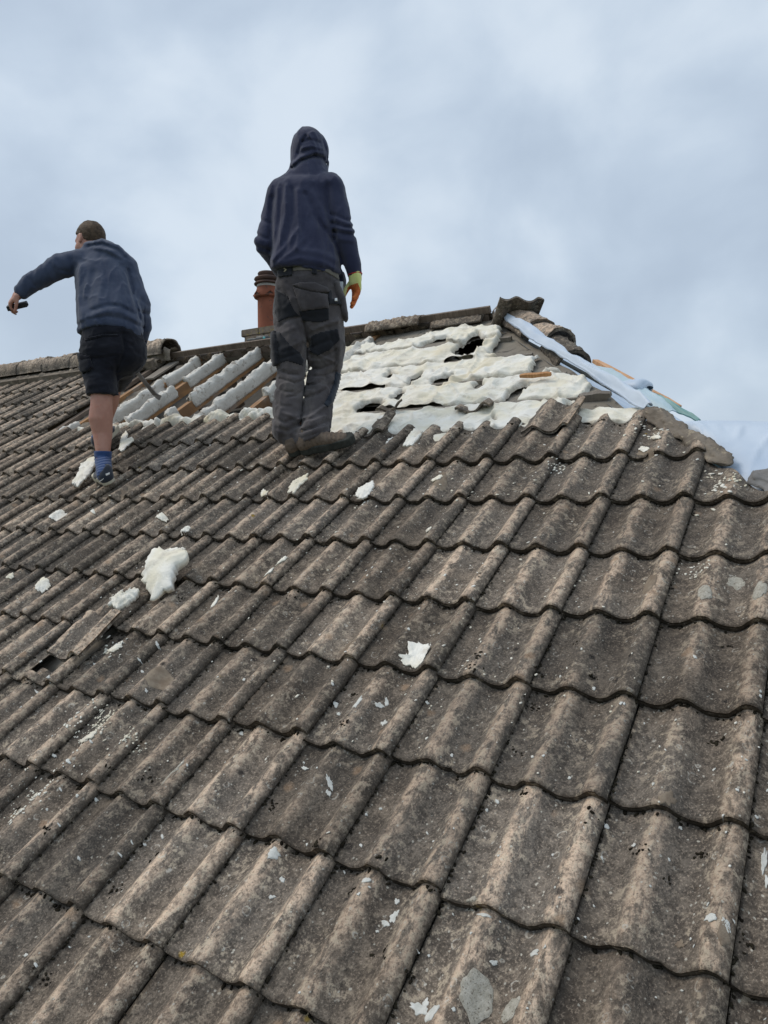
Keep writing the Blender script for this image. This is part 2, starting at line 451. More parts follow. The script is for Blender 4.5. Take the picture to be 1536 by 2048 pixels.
# ------------------------------------------------------------------ materials of the stripped part
def foam_material():
    t = NT('cream_spray_foam')
    f = t.ss(t.noise(5, 4, .6, .5), .35, .7); col = t.mix(f, (.88, .86, .79), (.80, .75, .60))
    col = t.mix(t.ss(t.noise(2.2, 4, .6, 1.0), .56, .70, 0, .55), col, (.66, .56, .35))
    col = t.mix(t.ss(t.noise(9, 5, .7, .8), .52, .66, 0, .6), col, (.58, .53, .45))
    col = t.mix(t.math('MULTIPLY', t.attr('dirt'), t.ss(t.noise(22, 3, .6), .3, .55)), col, (.30, .25, .19))
    hgt = t.math('ADD', t.noise(28, 5, .6), t.math('MULTIPLY', t.noise(140, 3, .6), .25))
    return t.done(col, .62, t.bump(hgt, .012, .6), .3)
M_FOAM = foam_material()
M_FOAM_OLD = mottled('dusty_white_foam', (.64, .61, .55), (.80, .77, .70), 6, .85, 40, .008, .25, (.44, .39, .33))
def wood_material(name, a, b, c):
    t = NT(name); g = t.noise(1.0, 4, .6, .4, t.stretch(70, 3, 8))
    col = t.mix(t.ss(g, .35, .68), a, b); col = t.mix(t.ss(t.noise(4, 3), .52, .7, 0, .6), col, c)
    return t.done(col, .75, t.bump(g, .002), .25)
M_PINE = wood_material('orange_pine', (.42, .20, .08), (.55, .30, .14), (.33, .17, .08))
M_RAFTER = wood_material('dusty_pine_rafter', (.26, .15, .08), (.46, .25, .11), (.36, .33, .29))
M_PLANK = wood_material('weathered_brown_plank', (.14, .105, .08), (.22, .175, .14), (.10, .08, .065))
M_GREYWOOD = wood_material('grey_batten', (.19, .165, .14), (.27, .24, .20), (.13, .11, .09))
M_MORTAR = mottled('lumpy_mortar', (.15, .125, .10), (.25, .215, .175), 8, .95, 70, .006, .15, (.34, .29, .22))
M_GREYMORTAR = mottled('grey_cement', (.17, .165, .16), (.25, .245, .24), 10, .9, 60, .004, .2, (.14, .13, .12))
def membrane_material(name, a, b):
    t = NT(name); col = t.mix(t.ss(t.noise(3, 3), .35, .65), a, b)
    return t.done(col, .48, t.bump(t.noise(9, 3, .5), .006, .5), .4)
M_MEMB = membrane_material('white_membrane', (.48, .57, .69), (.58, .66, .755))
M_MEMBG = membrane_material('green_membrane', (.17, .33, .32), (.25, .42, .40))
M_MEMBT = membrane_material('pale_green_membrane', (.42, .55, .60), (.50, .62, .68))

def poly_sd(u, v, poly):                      # signed distance, positive inside
    poly = np.asarray(poly, float); d = np.full(u.shape, 1e9); ins = np.zeros(u.shape, bool)
    for (x0, y0), (x1, y1) in zip(poly, np.roll(poly, -1, 0)):
        ex, ey = x1 - x0, y1 - y0; t = np.clip(((u - x0) * ex + (v - y0) * ey) / (ex * ex + ey * ey + 1e-12), 0, 1)
        d = np.minimum(d, np.hypot(u - x0 - t * ex, v - y0 - t * ey))
        c = (y0 > v) != (y1 > v); xx = x0 + (v - y0) / (y1 - y0 + 1e-12) * ex
        ins ^= c & (u < xx)
    return np.where(ins, d, -d)
def roofpoly(pts, h=-.03): return [on_roof(x, y, h) for x, y in pts]

FOAM_OUT = roofpoly([(545, 890), (590, 800), (625, 712), (672, 700), (700, 690), (735, 682), (762, 690), (800, 676), (842, 668), (880, 655), (930, 648),
                     (1003, 652), (1000, 672), (978, 702), (1010, 708), (1078, 704), (1066, 730), (1062, 745), (1105, 735), (1172, 752), (1182, 762),
                     (1166, 785), (1150, 792), (1150, 815), (1118, 838), (1090, 850), (1100, 890)])
FOAM_STRIP = roofpoly([(1150, 828), (1200, 814), (1285, 811), (1300, 822), (1262, 845), (1150, 850)])
GAPS = [roofpoly(p) for p in ([(812, 765), (822, 750), (843, 742), (838, 752), (820, 768)], [(1008, 800), (1020, 780), (1050, 762), (1055, 768), (1035, 785), (1025, 798)],
        [(835, 692), (850, 680), (890, 670), (905, 675), (880, 688), (850, 694)], [(768, 752), (778, 738), (792, 750)], [(782, 795), (800, 775), (808, 782), (795, 797)],
        [(700, 700), (712, 692), (722, 696), (706, 706)], [(945, 762), (960, 755), (965, 768), (950, 772)])]
HOLES = [roofpoly(p) for p in ([(904, 702), (916, 684), (938, 674), (955, 666), (968, 676), (960, 692), (944, 706), (915, 710)],
         [(862, 760), (880, 752), (905, 746), (906, 754), (885, 764), (868, 764)], [(712, 818), (725, 803), (760, 800), (768, 807), (740, 818), (722, 822)],
         [(1130, 802), (1140, 795), (1156, 815), (1150, 832), (1138, 828)], [(968, 842), (985, 826), (990, 838)])]
FELT_L = -2.55

# felt below the foam, right of the open rafters
us, vs2 = np.arange(FELT_L, .45, .02), np.arange(2.50, RIDGE_V + .02, .02)
def felt_keep(u, v):
    k = u < hip_u(v)
    nz = .02 * fbm(p3(u * 9, v * 9, 2.), 3, 3)
    for hp in (HOLES[0], HOLES[2]): k &= poly_sd(u, v, hp) + nz < -.005
    return k
link('underlay_felt', sheet('underlay_felt', us, vs2, lambda u, v: -.075 + .010 * fbm(p3(u * 3, v * 3, 1.), 3, 5) + .008 * np.sin(v / G * 2 * np.pi), M_FELT, felt_keep), house)
# loft lining seen between the rafters
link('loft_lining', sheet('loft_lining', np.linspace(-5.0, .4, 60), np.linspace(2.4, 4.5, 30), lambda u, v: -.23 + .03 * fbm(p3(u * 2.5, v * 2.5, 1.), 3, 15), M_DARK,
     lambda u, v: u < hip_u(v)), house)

# foam with the print of the tiles that lay on it
us, vs2 = np.arange(-2.75, .30, .0085), np.arange(2.56, 4.36, .0085)
u, v = np.meshgrid(us, vs2, indexing='ij')
nz = .030 * fbm(p3(u * 7, v * 7, 0.), 4, 21) + .012 * fbm(p3(u * 30, v * 30, 0.), 2, 33)
m = np.maximum(poly_sd(u, v, FOAM_OUT), poly_sd(u, v, FOAM_STRIP)) + nz
nz2 = .008 * fbm(p3(u * 16, v * 16, 4.), 3, 41)
for gp in GAPS + HOLES: m = np.minimum(m, -poly_sd(u, v, gp) + nz2)
vg = v + .018 * fbm(p3(u * 2.2, 0 * v, 7.), 3, 51) - 2.655
fr = (vg / G) % 1.0
gap = np.minimum(fr, 1 - fr) * G
wave = np.cos(2 * np.pi * (u / W - .885 + .06 * fbm(p3(u * 2, v * 3, 3.), 2, 8)) / .5)
warp = .12 * fbm(p3(u * 3, v * 3, 9.), 2, 71)
bill = 1 - np.abs(fbm(p3(u * 8 + warp * 8, v * 12 + warp * 6, 2.), 4, 61)) * 2.2
fold = np.clip(1 - np.abs(fbm(p3((u + v * .8) * 5 + warp * 9, (v - u * .3) * 3.2, 5.), 3, 91)) * 4.5, 0, 1) ** 2.2
h = -.046 + .016 * (1 - fr) + .008 * wave * (1 - .5 * fr) + .012 * fbm(p3(u * 3.5, v * 4.5, 1.), 3, 81) + .013 * bill + .020 * fold
h -= .060 * np.exp(-(gap / .0085) ** 2) * sstep(-.45, .05, fbm(p3(u * 3, v * 2, 11.), 2, 95))
h = -.035 + .78 * (h + .035) + .006 * fbm(p3(u * 24, v * 30, 6.), 3, 97)
h -= .040 * (1 - sstep(-.006, .018, m))
m = np.minimum(m, .030 - .042 * sstep(.06, .42, fbm(p3(u * 4.5, v * 7, 13.), 3, 111)) * np.exp(-(gap / .034) ** 2) - .012 * np.abs(fbm(p3(u * 25, v * 25, 2.), 2, 5)))
P = RP(u, v, h).reshape(-1, 3) - HOUSE_INV
F = grid_faces(len(us), len(vs2)); F = F[(m.ravel()[F] > -.004).all(1)]
used = np.unique(F); remap = np.full(len(P), -1); remap[used] = np.arange(len(used))
P, F = P[used], remap[F]
dirt = np.clip(np.exp(-(gap / .011) ** 2) * sstep(-.45, .05, fbm(p3(u * 3, v * 2, 11.), 2, 95)) + .7 * (1 - sstep(.0, .016, m)), 0, 1).ravel()[used]
ec = np.sort(np.concatenate([F[:, [0, 1]], F[:, [1, 2]], F[:, [2, 3]], F[:, [3, 0]]]), 1); ek, ecn = np.unique(ec, axis=0, return_counts=True); be = ek[ecn == 1]; be = np.concatenate([be, be[:, ::-1]])
bc = np.bincount(be[:, 0], minlength=len(P)); bi = bc > 0
for _ in range(5):                            # smooth the torn edges out of the grid
    s_ = np.stack([np.bincount(be[:, 0], P[be[:, 1], i], len(P)) for i in range(3)], -1); P[bi] = .45 * P[bi] + .55 * (s_[bi] / bc[bi][:, None])
fme = mesh('foam_layer', P, F, M_FOAM); attr(fme, 'dirt', dirt); link('foam_layer', fme, house)

# battens bared between the foam bands
def bar_along(u0, u1, v, h, hw, hh, mat, name, dv=0.0, parent=house, n=7, seed=0):
    mb = MB(); t = np.linspace(0, 1, n); rings = []
    for i, k in enumerate(t):
        uu, vv = u0 + (u1 - u0) * k, v + dv * k + .002 * math.sin(9 * k + seed)
        rings += [RP(uu, vv + a * hw, h + b * hh) for a, b in ((-1, -1), (1, -1), (1, 1), (-1, 1))]
    f = [(4 * i + k, 4 * i + (k + 1) % 4, 4 * i + 4 + (k + 1) % 4, 4 * i + 4 + k) for i in range(n - 1) for k in range(4)] + [(3, 2, 1, 0), (4 * n - 4, 4 * n - 3, 4 * n - 2, 4 * n - 1)]
    mb.add(np.array(rings) - (HOUSE_INV if parent is house else 0), f)
    return link(name, mb.me(name, mat, False), parent)
for k, ua, ub in ((1, -2.6, -.25), (2, -2.6, -.55), (3, -2.6, -.85), (4, -2.6, -1.52), (4, -1.22, -1.10)):
    vv = 2.655 + k * G
    bar_along(ua, ub, vv + .004, -.060, .012, .014, M_GREYWOOD, 'batten', seed=k)

# rafters with old foam left on them
def rafter(u0, v0, v1, coats, seed, hw=.024):
    r_ = bar_along(u0 - hw, u0 + hw, (v0 + v1) / 2, -.104, (v1 - v0) / 2, .044, M_RAFTER, 'rafter', seed=seed, n=2)
    for a, b in coats:
        n, k = max(8, int((b - a) / .018)), 22
        V = np.zeros((n, k, 3)); vv = np.linspace(a, b, n)[:, None] + np.zeros((1, k)); th = np.linspace(0, 2 * np.pi, k, endpoint=False)[None, :]
        cu, ch = np.cos(th), np.sin(th); sq = (np.abs(cu) ** 12 + np.abs(ch) ** 12) ** (-1 / 12)
        en = np.sqrt(np.clip(np.minimum(vv - a, b - vv) / .022, 0.0, 1)); en = np.maximum(en, .86)
        q = p3(np.cos(th) * 1.0 + 0 * vv, vv * 9, np.sin(th) + seed * 3.1 + 0 * vv)
        w = 1 + .12 * fbm(q * 1.2, 3, seed) + .10 * fbm(q * 5, 3, seed + 2)
        top = np.maximum(0, ch) * (.024 * np.maximum(0, fbm(p3(vv * 16, th, seed * 1.), 3, seed + 5) + .2) + .012)
        uu = u0 + .002 + (hw + .004) * cu * sq * w * (0.55 + .45 * en)
        hh = -.086 + (.036 * ch * sq * w + top * 1.7) * (.8 + .2 * en)
        vv = vv + .02 * fbm(p3(th * 2 + 0 * vv, 0 * vv + seed, vv * 2), 2, seed + 9) * (en < .99)
        V = RP(uu, vv, hh).reshape(-1, 3) - HOUSE_INV
        i, j = np.meshgrid(np.arange(n - 1), np.arange(k), indexing='ij'); A0 = i * k + j; B0 = i * k + (j + 1) % k
        F = list(np.stack([A0, A0 + k, B0 + k, B0], -1).reshape(-1, 4)) + [list(range(k)), list(range(n * k - 1, n * k - k - 1, -1))]
        link('foam_coat', mesh('foam_coat', V, F, M_FOAM_OLD), r_)
rafter(-4.27, 2.75, 4.44, [(3.06, 3.88), (3.92, 4.38)], 1)
rafter(-3.98, 2.75, 4.44, [(3.16, 3.72), (3.88, 4.40)], 2)
rafter(-3.56, 2.75, 4.44, [(2.90, 3.0), (3.18, 3.28), (3.46, 4.40)], 3)
rafter(-3.15, 2.75, 4.44, [(3.06, 4.38)], 4)
rafter(-2.77, 2.75, 4.44, [(2.95, 3.02), (3.42, 4.30)], 5)
rafter(-2.36, 2.75, 4.44, [(3.0, 4.3)], 6)
rafter(-4.62, 2.75, 4.44, [(3.0, 3.2)], 7)
# dark noggings between rafters
for uu, vv in ((-3.77, 3.95), (-3.36, 3.52), (-2.96, 3.30), (-3.36, 4.1)):
    bar_along(uu - .19, uu + .19, vv, -.17, .03, .022, M_PLANK, 'nogging', dv=.05)
# ragged foam left along the heads of the top course
def lumps_strip(name, u0, u1, v0, n, hmax, seed, mat, parent, base=-.05, wid=.05):
    nu, nv = n, 12; uu = np.linspace(u0, u1, nu)[:, None] + np.zeros((1, nv)); t = np.linspace(0, 1, nv)[None, :]
    wv = wid * (1 + .7 * fbm(p3(uu * 7, 0 * uu, seed), 3, seed)); vv = v0 + .03 * fbm(p3(uu * 3, 0 * uu, seed + 1.), 2, seed) + (t - .5) * 2 * wv
    pr = np.sqrt(np.clip(1 - (2 * t - 1) ** 2, 0, 1))
    hh = base + pr * hmax * (.45 + .9 * np.clip(fbm(p3(uu * 11, vv * 11, seed), 3, seed + 3) + .35, 0, 2))
    hh += .008 * fbm(p3(uu * 40, vv * 40, 1.), 2, seed)
    off = HOUSE_INV if parent is house else 0
    return link(name, mesh(name, RP(uu, vv, hh).reshape(-1, 3) - off, grid_faces(nu, nv), mat), parent)
lumps_strip('foam_edge', -4.35, -2.1, 3.0, 260, .075, 3, M_FOAM, house, -.065, .035)
lumps_strip('foam_edge', -3.4, -2.3, 3.03, 130, .085, 13, M_FOAM, house, -.065, .05)
# bitumen strip and rubble beside the intact tiles
link('verge_felt', sheet('verge_felt', np.linspace(-4.86, -4.30, 40), np.linspace(2.9, 4.42, 110), lambda u, v: -.085 + .05 * fbm(p3(u * 9, v * 9, 1.), 4, 77), M_MORTAR), house)
bar_along(-4.80, -4.74, 3.68, -.055, .75, .016, M_PLANK, 'verge_batten', n=2)
bar_along(-4.62, -4.50, 4.2, -.05, .18, .008, M_GREYWOOD, 'slate_strip', n=2)

# ------------------------------------------------------------------ ridge
bar_along(-4.9, -1.42, RIDGE_V + .0, -.062, .018, .034, M_PLANK, 'ridge_beam', n=12)
bar_along(-4.78, -1.40, RIDGE_V - .005, .006, .013, .024, M_PLANK, 'ridge_board', n=20)
back = link('back_roof_slope', mesh('back_roof_slope', [np.array(p) - HOUSE_INV for p in
       ((-12, RIDGE_V * CP, RIDGE_V * SP - .09), (APEX_U, RIDGE_V * CP, RIDGE_V * SP - .09), (APEX_U + 4, RIDGE_V * CP + 4, RIDGE_V * SP - .09 - 4 * math.tan(PITCH)), (-12, RIDGE_V * CP + 4, RIDGE_V * SP - .09 - 4 * math.tan(PITCH)))],
       [(0, 1, 2, 3)], M_FELT), house)
for k in range(11):
    M = Matrix.Translation(Vector((-4.6 + k * W + W, RIDGE_V * CP + .345 + rnd.uniform(-.012, .012), RIDGE_V * SP - .235 + rnd.uniform(-.006, .008)))) @ Matrix.Rotation(math.pi, 4, 'Z') @ ROOF_ROT
    o = link('roof_tile', TILE_ME[k % len(TILE_ME)], back); o.matrix_local = TM_INV @ M

def half_round(p0, p1, up, r0, r1, seed, thick=.016, rough=.006, n=26, k=22, arc=1.0, lump=.0):
    p0, p1, up = (np.asarray(q, float) for q in (p0, p1, up)); ax = p1 - p0; L = np.linalg.norm(ax); ax /= L
    up = up - ax * (up @ ax); up /= np.linalg.norm(up); sd_ = np.cross(ax, up)
    th = np.linspace(-math.pi / 2 * arc, math.pi / 2 * arc, k)[None, :]; t = np.linspace(0, 1, n)[:, None]
    nzq = p3(np.sin(th) * 3 + 0 * t, t * L * 12, np.cos(th) * 3 + seed + 0 * t)
    nz = fbm(nzq, 3, seed) * rough + np.maximum(0, fbm(nzq * 2.6, 3, seed + 4) - .05) * lump
    V = []
    for off in (0, -thick):
        r = r0 + (r1 - r0) * t + (nz if off == 0 else 0) + off
        V.append((p0 + ax * (t * L)[..., None] + (r * np.cos(th))[..., None] * up + (r * np.sin(th))[..., None] * sd_).reshape(-1, 3))
    A = grid_faces(n, k); B = grid_faces(n, k, n * k)[:, ::-1]; N2 = n * k
    rim = []
    for idx in (np.arange(k), (n - 1) * k + np.arange(k), np.arange(n) * k, np.arange(n) * k + k - 1):
        rim.append(np.stack([idx[:-1], idx[1:], idx[1:] + N2, idx[:-1] + N2], -1))
    V = np.concatenate(V); F = np.concatenate([A, B] + rim)
    cr_ = np.concatenate([np.clip(.5 + .5 * np.cos(th) + 0 * t, 0, 1).ravel(), np.zeros(N2)]); no = np.concatenate([np.zeros(N2), np.full(N2, .6)])
    return V, F, [cr_, no, np.zeros(2 * N2)]
def put_shell(name, data, parent, tone=.5):
    V, F, A = data; off = HOUSE_INV if parent is house else 0
    return link(name, tile_mesh(V - off, F, A, tone), parent)
RZ = RIDGE_V * SP; RY = RIDGE_V * CP
uu = -4.62; k = 0
while uu > -12.2:
    z0 = RZ + .030 + rnd.uniform(-.006, .006)
    put_shell('ridge_tile', half_round((uu, RY, z0), (uu - .455, RY, z0 + rnd.uniform(-.005, .005)), (0, 0, 1), .135, .128, 10 + k, rough=.010, lump=.03, arc=1.15), house, rnd.random() * .25)
    uu -= .445; k += 1
lumps_strip('ridge_mortar', -12.2, -4.66, RIDGE_V - .13, 500, .07, 31, M_MORTAR, house, -.02, .05)
bar_along(-12.2, -4.70, RIDGE_V - .09, -.005, .10, .045, M_MORTAR, 'ridge_bedding', n=12)
lumps_strip('ridge_mortar', -4.9, -4.55, RIDGE_V - .02, 40, .11, 37, M_MORTAR, house, -.01, .07)
put_shell('ridge_tile', half_round((-2.42, RY + .03, RZ - .065), (-1.95, RY + .02, RZ - .06), (0, .1, 1), .105, .10, 71, rough=.01, lump=.03), house, .3)
put_shell('ridge_tile', half_round((-1.86, RY + .06, RZ - .11), (-1.45, RY + .05, RZ - .105), (0, .2, 1), .11, .10, 73, rough=.012, lump=.03), house, .6)

# ------------------------------------------------------------------ hip
def hip_pt(v, du=0.0, h=0.0): return RP(hip_u(v) + du, v, h)
HUP = np.array([SP * .7, -SP * .7, CP * 1.2])
for i, (va, vb, du, hh, r0, r1) in enumerate(((4.49, 4.00, .10, -.090, .115, .125), (4.05, 3.80, .10, -.10, .105, .115), (3.80, 3.56, .10, -.11, .10, .11))):
    put_shell('hip_tile', half_round(hip_pt(va, du, hh), hip_pt(vb, du + (.0, .03, -.02)[i], hh + (.0, .015, -.02)[i]), HUP + np.array([(.0, .35, -.25)[i], (.0, -.2, .3)[i], 0]), r0, r1, 80 + i, thick=.02, rough=.008, lump=.016), house, .05 + .04 * i)
# mortar bedding along the lower hip
def mortar_bed(va, vb, rad, du, h, seed, mat, name='hip_mortar', flat=.6):
    n, k = max(20, int(abs(va - vb) / .007)), 30
    t = np.linspace(0, 1, n)[:, None]; a = np.linspace(0, 2 * np.pi, k, endpoint=False)[None, :]
    L = abs(va - vb); e = np.minimum(1, np.minimum(t, 1 - t) * L / .05 + .2)
    q = p3(np.cos(a) * 2.0 + seed, t * L * 24, np.sin(a) * 2.0)
    r = rad * e * (1 + .5 * fbm(q * .45, 2, seed) + .75 * fbm(q, 4, seed + 1, .6))
    c = np.array([hip_pt(va + (vb - va) * x, du, h) for x in t[:, 0]])
    V = (c[:, None] + (r * np.cos(a))[..., None] * np.array([.8, .6 * CP, .3]) + (r * np.sin(a))[..., None] * HUP * flat).reshape(-1, 3)
    F = [(i * k + j, (i + 1) * k + j, (i + 1) * k + (j + 1) % k, i * k + (j + 1) % k) for i in range(n - 1) for j in range(k)] + [tuple(range(k)), tuple(range(n * k - 1, n * k - k - 1, -1))]
    link(name, mesh(name, np.array(V) - HOUSE_INV, F, mat), house)
mortar_bed(2.74, 2.22, .036, -.012, -.010, 5, M_MORTAR, flat=.55)
mortar_bed(2.17, 1.98, .050, .03, -.012, 8, M_GREYMORTAR, flat=.4)
mortar_bed(1.99, 1.60, .055, .05, -.03, 11, M_GREYMORTAR, flat=.4)
mortar_bed(1.62, -1.2, .055, .02, -.01, 14, M_MORTAR)
# hip-end slope: boards under white membrane
def hip_side(a, b, lift=0.0):                 # a: metres out from the hip line, b: roof v of the hip line there
    p = hip_pt(b); return p + np.array([0, a, 0]) + lift * np.array([SP, 0, CP])
aa, bb = np.meshgrid(np.linspace(.02, 5.0, 12), np.linspace(-1.2, 4.4, 30), indexing='ij')
V = np.array([[hip_side(a, b, -.09) for b in bb[0]] for a in aa[:, 0]]).reshape(-1, 3)
link('hip_end_slope', mesh('hip_end_slope', V - HOUSE_INV, grid_faces(12, 30), M_MEMB), house)

# ------------------------------------------------------------------ walls, ground
def brick_material():
    t = NT('brown_brick'); n = t.n.new('ShaderNodeTexBrick'); t.l.new(t.pos, n.inputs['Vector']); n.inputs['Scale'].default_value = 4
    n.inputs['Color1'].default_value = (.25, .12, .08, 1); n.inputs['Color2'].default_value = (.2, .1, .07, 1); n.inputs['Mortar'].default_value = (.3, .28, .25, 1)
    return t.done(n.outputs['Color'], .9)
mb = MB(); ez = -1.45 * SP - .2
mb.box(np.array([-4.6, RY, (ez - 5.2) / 2]) - HOUSE_INV, (7.4, 0, 0), (0, RY + 1.0, 0), (0, 0, (ez + 5.2) / 2))
link('wall', mb.me('wall', brick_material(), False), house)
M_GRASS = mottled('lawn', (.04, .07, .02), (.07, .10, .03), 1.5, .9, 20, .02)
gme = mesh('ground', [(-900, -900, -5.2), (900, -900, -5.2), (900, 900, -5.2), (-900, 900, -5.2)], [(0, 1, 2, 3)], M_GRASS, False)
link('ground', gme, None, kind='structure')

# ------------------------------------------------------------------ chimney behind the ridge
M_CBRICK = mottled('lichened_brick', (.15, .12, .095), (.24, .20, .16), 14, .92, 90, .003, .2, (.30, .24, .07))
M_TERRA = mottled('terracotta', (.20, .068, .038), (.29, .10, .058), 6, .8, 60, .002, .3, (.11, .06, .045))
M_SOOT = mottled('sooty_terracotta', (.055, .038, .034), (.12, .07, .055), 12, .8, 60, .002, .3)
M_CEMENT = mottled('pale_cement', (.42, .40, .38), (.55, .53, .50), 12, .9)
cl = at(483, 660, 7.05); ch0 = cl.copy()
chim = link('chimney', None, house); chim.location = Vector(cl) - house.location
bm_ = MB(); bm_.box(np.array([.45, .30, -.45]), (.43, 0, 0), (0, .28, 0), (0, 0, .428)); link('mortar_core', bm_.me('mortar_core', M_GREYMORTAR, False), chim)
bk = bpy.data.meshes.new('brick'); b2 = bmesh.new(); bmesh.ops.create_cube(b2, size=1); bmesh.ops.scale(b2, vec=(.215, .10, .065), verts=b2.verts)
bmesh.ops.bevel(b2, geom=b2.edges[:], offset=.006, segments=2, affect='EDGES'); b2.to_mesh(bk); b2.free(); bk.materials.append(M_CBRICK)
for crs in range(7):
    zz = -.0325 - .075 * crs; out = .022 if crs >= 1 else 0
    xs = -.02 - out + (.1075 if crs % 2 else .0)
    for k in range(5):
        for yy in (.05 - out, .55 + out):
            o = link('brick', bk, chim); o.location = (min(max(xs + .1075 + k * .225, .095 - out), .80 + out), yy + rnd.uniform(-.003, .003), zz)
            if crs % 2 == 0 and k == 0: o.location.x = .1 - out
    for k in range(2):
        for xx in (.045 - out, .855 + out):
            o = link('brick', bk, chim); o.location = (xx, .19 + k * .225, zz); o.rotation_euler = (0, 0, math.pi / 2)
def lathe(profile, n=28):
    V = [(r * math.cos(2 * math.pi * k / n), r * math.sin(2 * math.pi * k / n), z) for r, z in profile for k in range(n)]
    F = [(i * n + k, i * n + (k + 1) % n, (i + 1) * n + (k + 1) % n, (i + 1) * n + k) for i in range(len(profile) - 1) for k in range(n)]
    return V, F
pc = at(536, 652, 7.3) - cl; S = 7.3 / FPX
def potpart(name, prof_px, mat):
    V, F = lathe([(r * S, (652 - y) * S) for r, y in prof_px]); o = link(name, mesh(name, V, F, mat), chim); o.location = Vector(pc); return o
potpart('chimney_pot', [(20, 660), (20.3, 640), (20.6, 600), (20.6, 597)], M_TERRA)
potpart('skirt', [(20.5, 598), (27, 597.5), (28, 595), (23.5, 583), (21.5, 576), (20, 573)], M_TERRA)
potpart('cement_band', [(20, 577), (22.5, 576), (21.5, 571), (18, 570)], M_CEMENT)
potpart('louvre', [(18, 571), (27, 571), (27.5, 569), (24, 566), (18, 566)], M_SOOT)
potpart('louvre', [(17, 567), (24, 564), (27.5, 560.5), (26, 557.5), (19, 555), (16, 555)], M_SOOT)
potpart('cap', [(16, 557), (18, 553), (20.5, 549.5), (19, 546.5), (8, 545), (.2, 544.8)], M_SOOT)
for k in range(6):                            # vents under hoods on the skirt
    a = 2 * math.pi * k / 6 + .35; d = np.array([math.cos(a), math.sin(a), 0]); t_ = np.array([-d[1], d[0], 0]); b_ = MB()
    zc = (652 - 590) * S
    for s_ in (-1, 1): b_.box(d * 25.5 * S + t_ * s_ * 3.2 * S + np.array([0, 0, zc]), t_ * 3.6 * S + np.array([0, 0, -s_ * 2.6 * S]), d * 3.5 * S, np.array([0, 0, 1.0 * S]))
    o = link('vent_hood', b_.me('vent_hood', M_TERRA, False), chim); o.location = Vector(pc)
    b_ = MB(); b_.box(d * 26.2 * S + np.array([0, 0, zc - 2.5 * S]), t_ * 4.2 * S, d * 1.2 * S, np.array([0, 0, 2.6 * S])); o = link('vent', b_.me('vent', M_SOOT, False), chim); o.location = Vector(pc)
# ------------------------------------------------------------------ membranes on the hip
def ribbon(path, widths, crown, seed, thick=.004, n=60, k=14, fold=.016):
    # path: list of (centre, side, up) frames; a strip arched by crown, with thickness
    C_, S_, U_ = (np.array([f[i] for f in path], float) for i in range(3)); m_ = len(path)
    t = np.linspace(0, m_ - 1, n); i0 = np.clip(t.astype(int), 0, m_ - 2); fr_ = (t - i0)[:, None]
    ip = lambda A: A[i0] * (1 - fr_) + A[i0 + 1] * fr_
    c, s, up = ip(C_), ip(S_), ip(U_); w = np.interp(t, np.arange(m_), widths); q = np.linspace(-1, 1, k)
    cr_ = np.interp(t, np.arange(m_), np.broadcast_to(crown, (m_,)))
    top = c[:, None] + s[:, None] * (w[:, None] * q)[..., None] + up[:, None] * (cr_[:, None] * (1 - q ** 2))[..., None]
    wr = fold * fbm(p3(t[:, None] * 2.2 + seed, q[None] * 1.5, seed), 3, seed)
    top = top + up[:, None] * wr[..., None]
    bot = top - up[:, None] * thick
    A = grid_faces(n, k); N2 = n * k; rim = []
    for idx in (np.arange(k), (n - 1) * k + np.arange(k), np.arange(n) * k, np.arange(n) * k + k - 1):
        rim.append(np.stack([idx[:-1], idx[1:], idx[1:] + N2, idx[:-1] + N2], -1))
    return np.concatenate([top.reshape(-1, 3), bot.reshape(-1, 3)]), np.concatenate([A, A[:, ::-1] + N2] + rim)
HS = np.array([.84, .54 * CP, .25]); HS /= np.linalg.norm(HS); HU = HUP / np.linalg.norm(HUP)
def strip_path(vs_, du, h): return [(hip_pt(a, du, h), HS, HU) for a in vs_]
V, F = ribbon(strip_path([4.40, 4.30, 4.15, 4.0, 3.8, 3.6, 3.4, 3.2, 3.0, 2.80, 2.72], -.005, .0), [.009, .012, .020, .032, .040, .028, .022, .024, .026, .030, .020], [.01, .015, .03, .04, .04, .03, .03, .035, .04, .04, .03], 3)
link('membrane_strip', mesh('membrane_strip', V, F, M_MEMB), None, 'long narrow strip of white membrane folded down the hip edge beside the foam', 'membrane')
def far_path(pts): return [(at(x, y, d), HS, HU) for x, y, d in pts]
V, F = ribbon(far_path([(1176, 738, 4.22), (1210, 748, 4.05), (1252, 772, 3.86), (1298, 800, 3.64), (1342, 826, 3.46)]), [.02, .05, .05, .045, .03], [.015, .03, .035, .03, .01], 9)
link('membrane_flap', mesh('membrane_flap', V, F, M_MEMBT), None, 'pale blue-green membrane flap lying beyond the white strip on the hip', 'membrane')
V, F = ribbon(far_path([(1225, 752, 4.10), (1262, 770, 3.92), (1305, 792, 3.72), (1350, 816, 3.54), (1398, 842, 3.38)]), [.012, .016, .018, .020, .008], [.012, .016, .018, .020, .006], 12)
link('membrane_flap', mesh('membrane_flap', V, F, M_MEMBG), None, 'dark green membrane edge tucked under the orange batten on the hip', 'membrane')
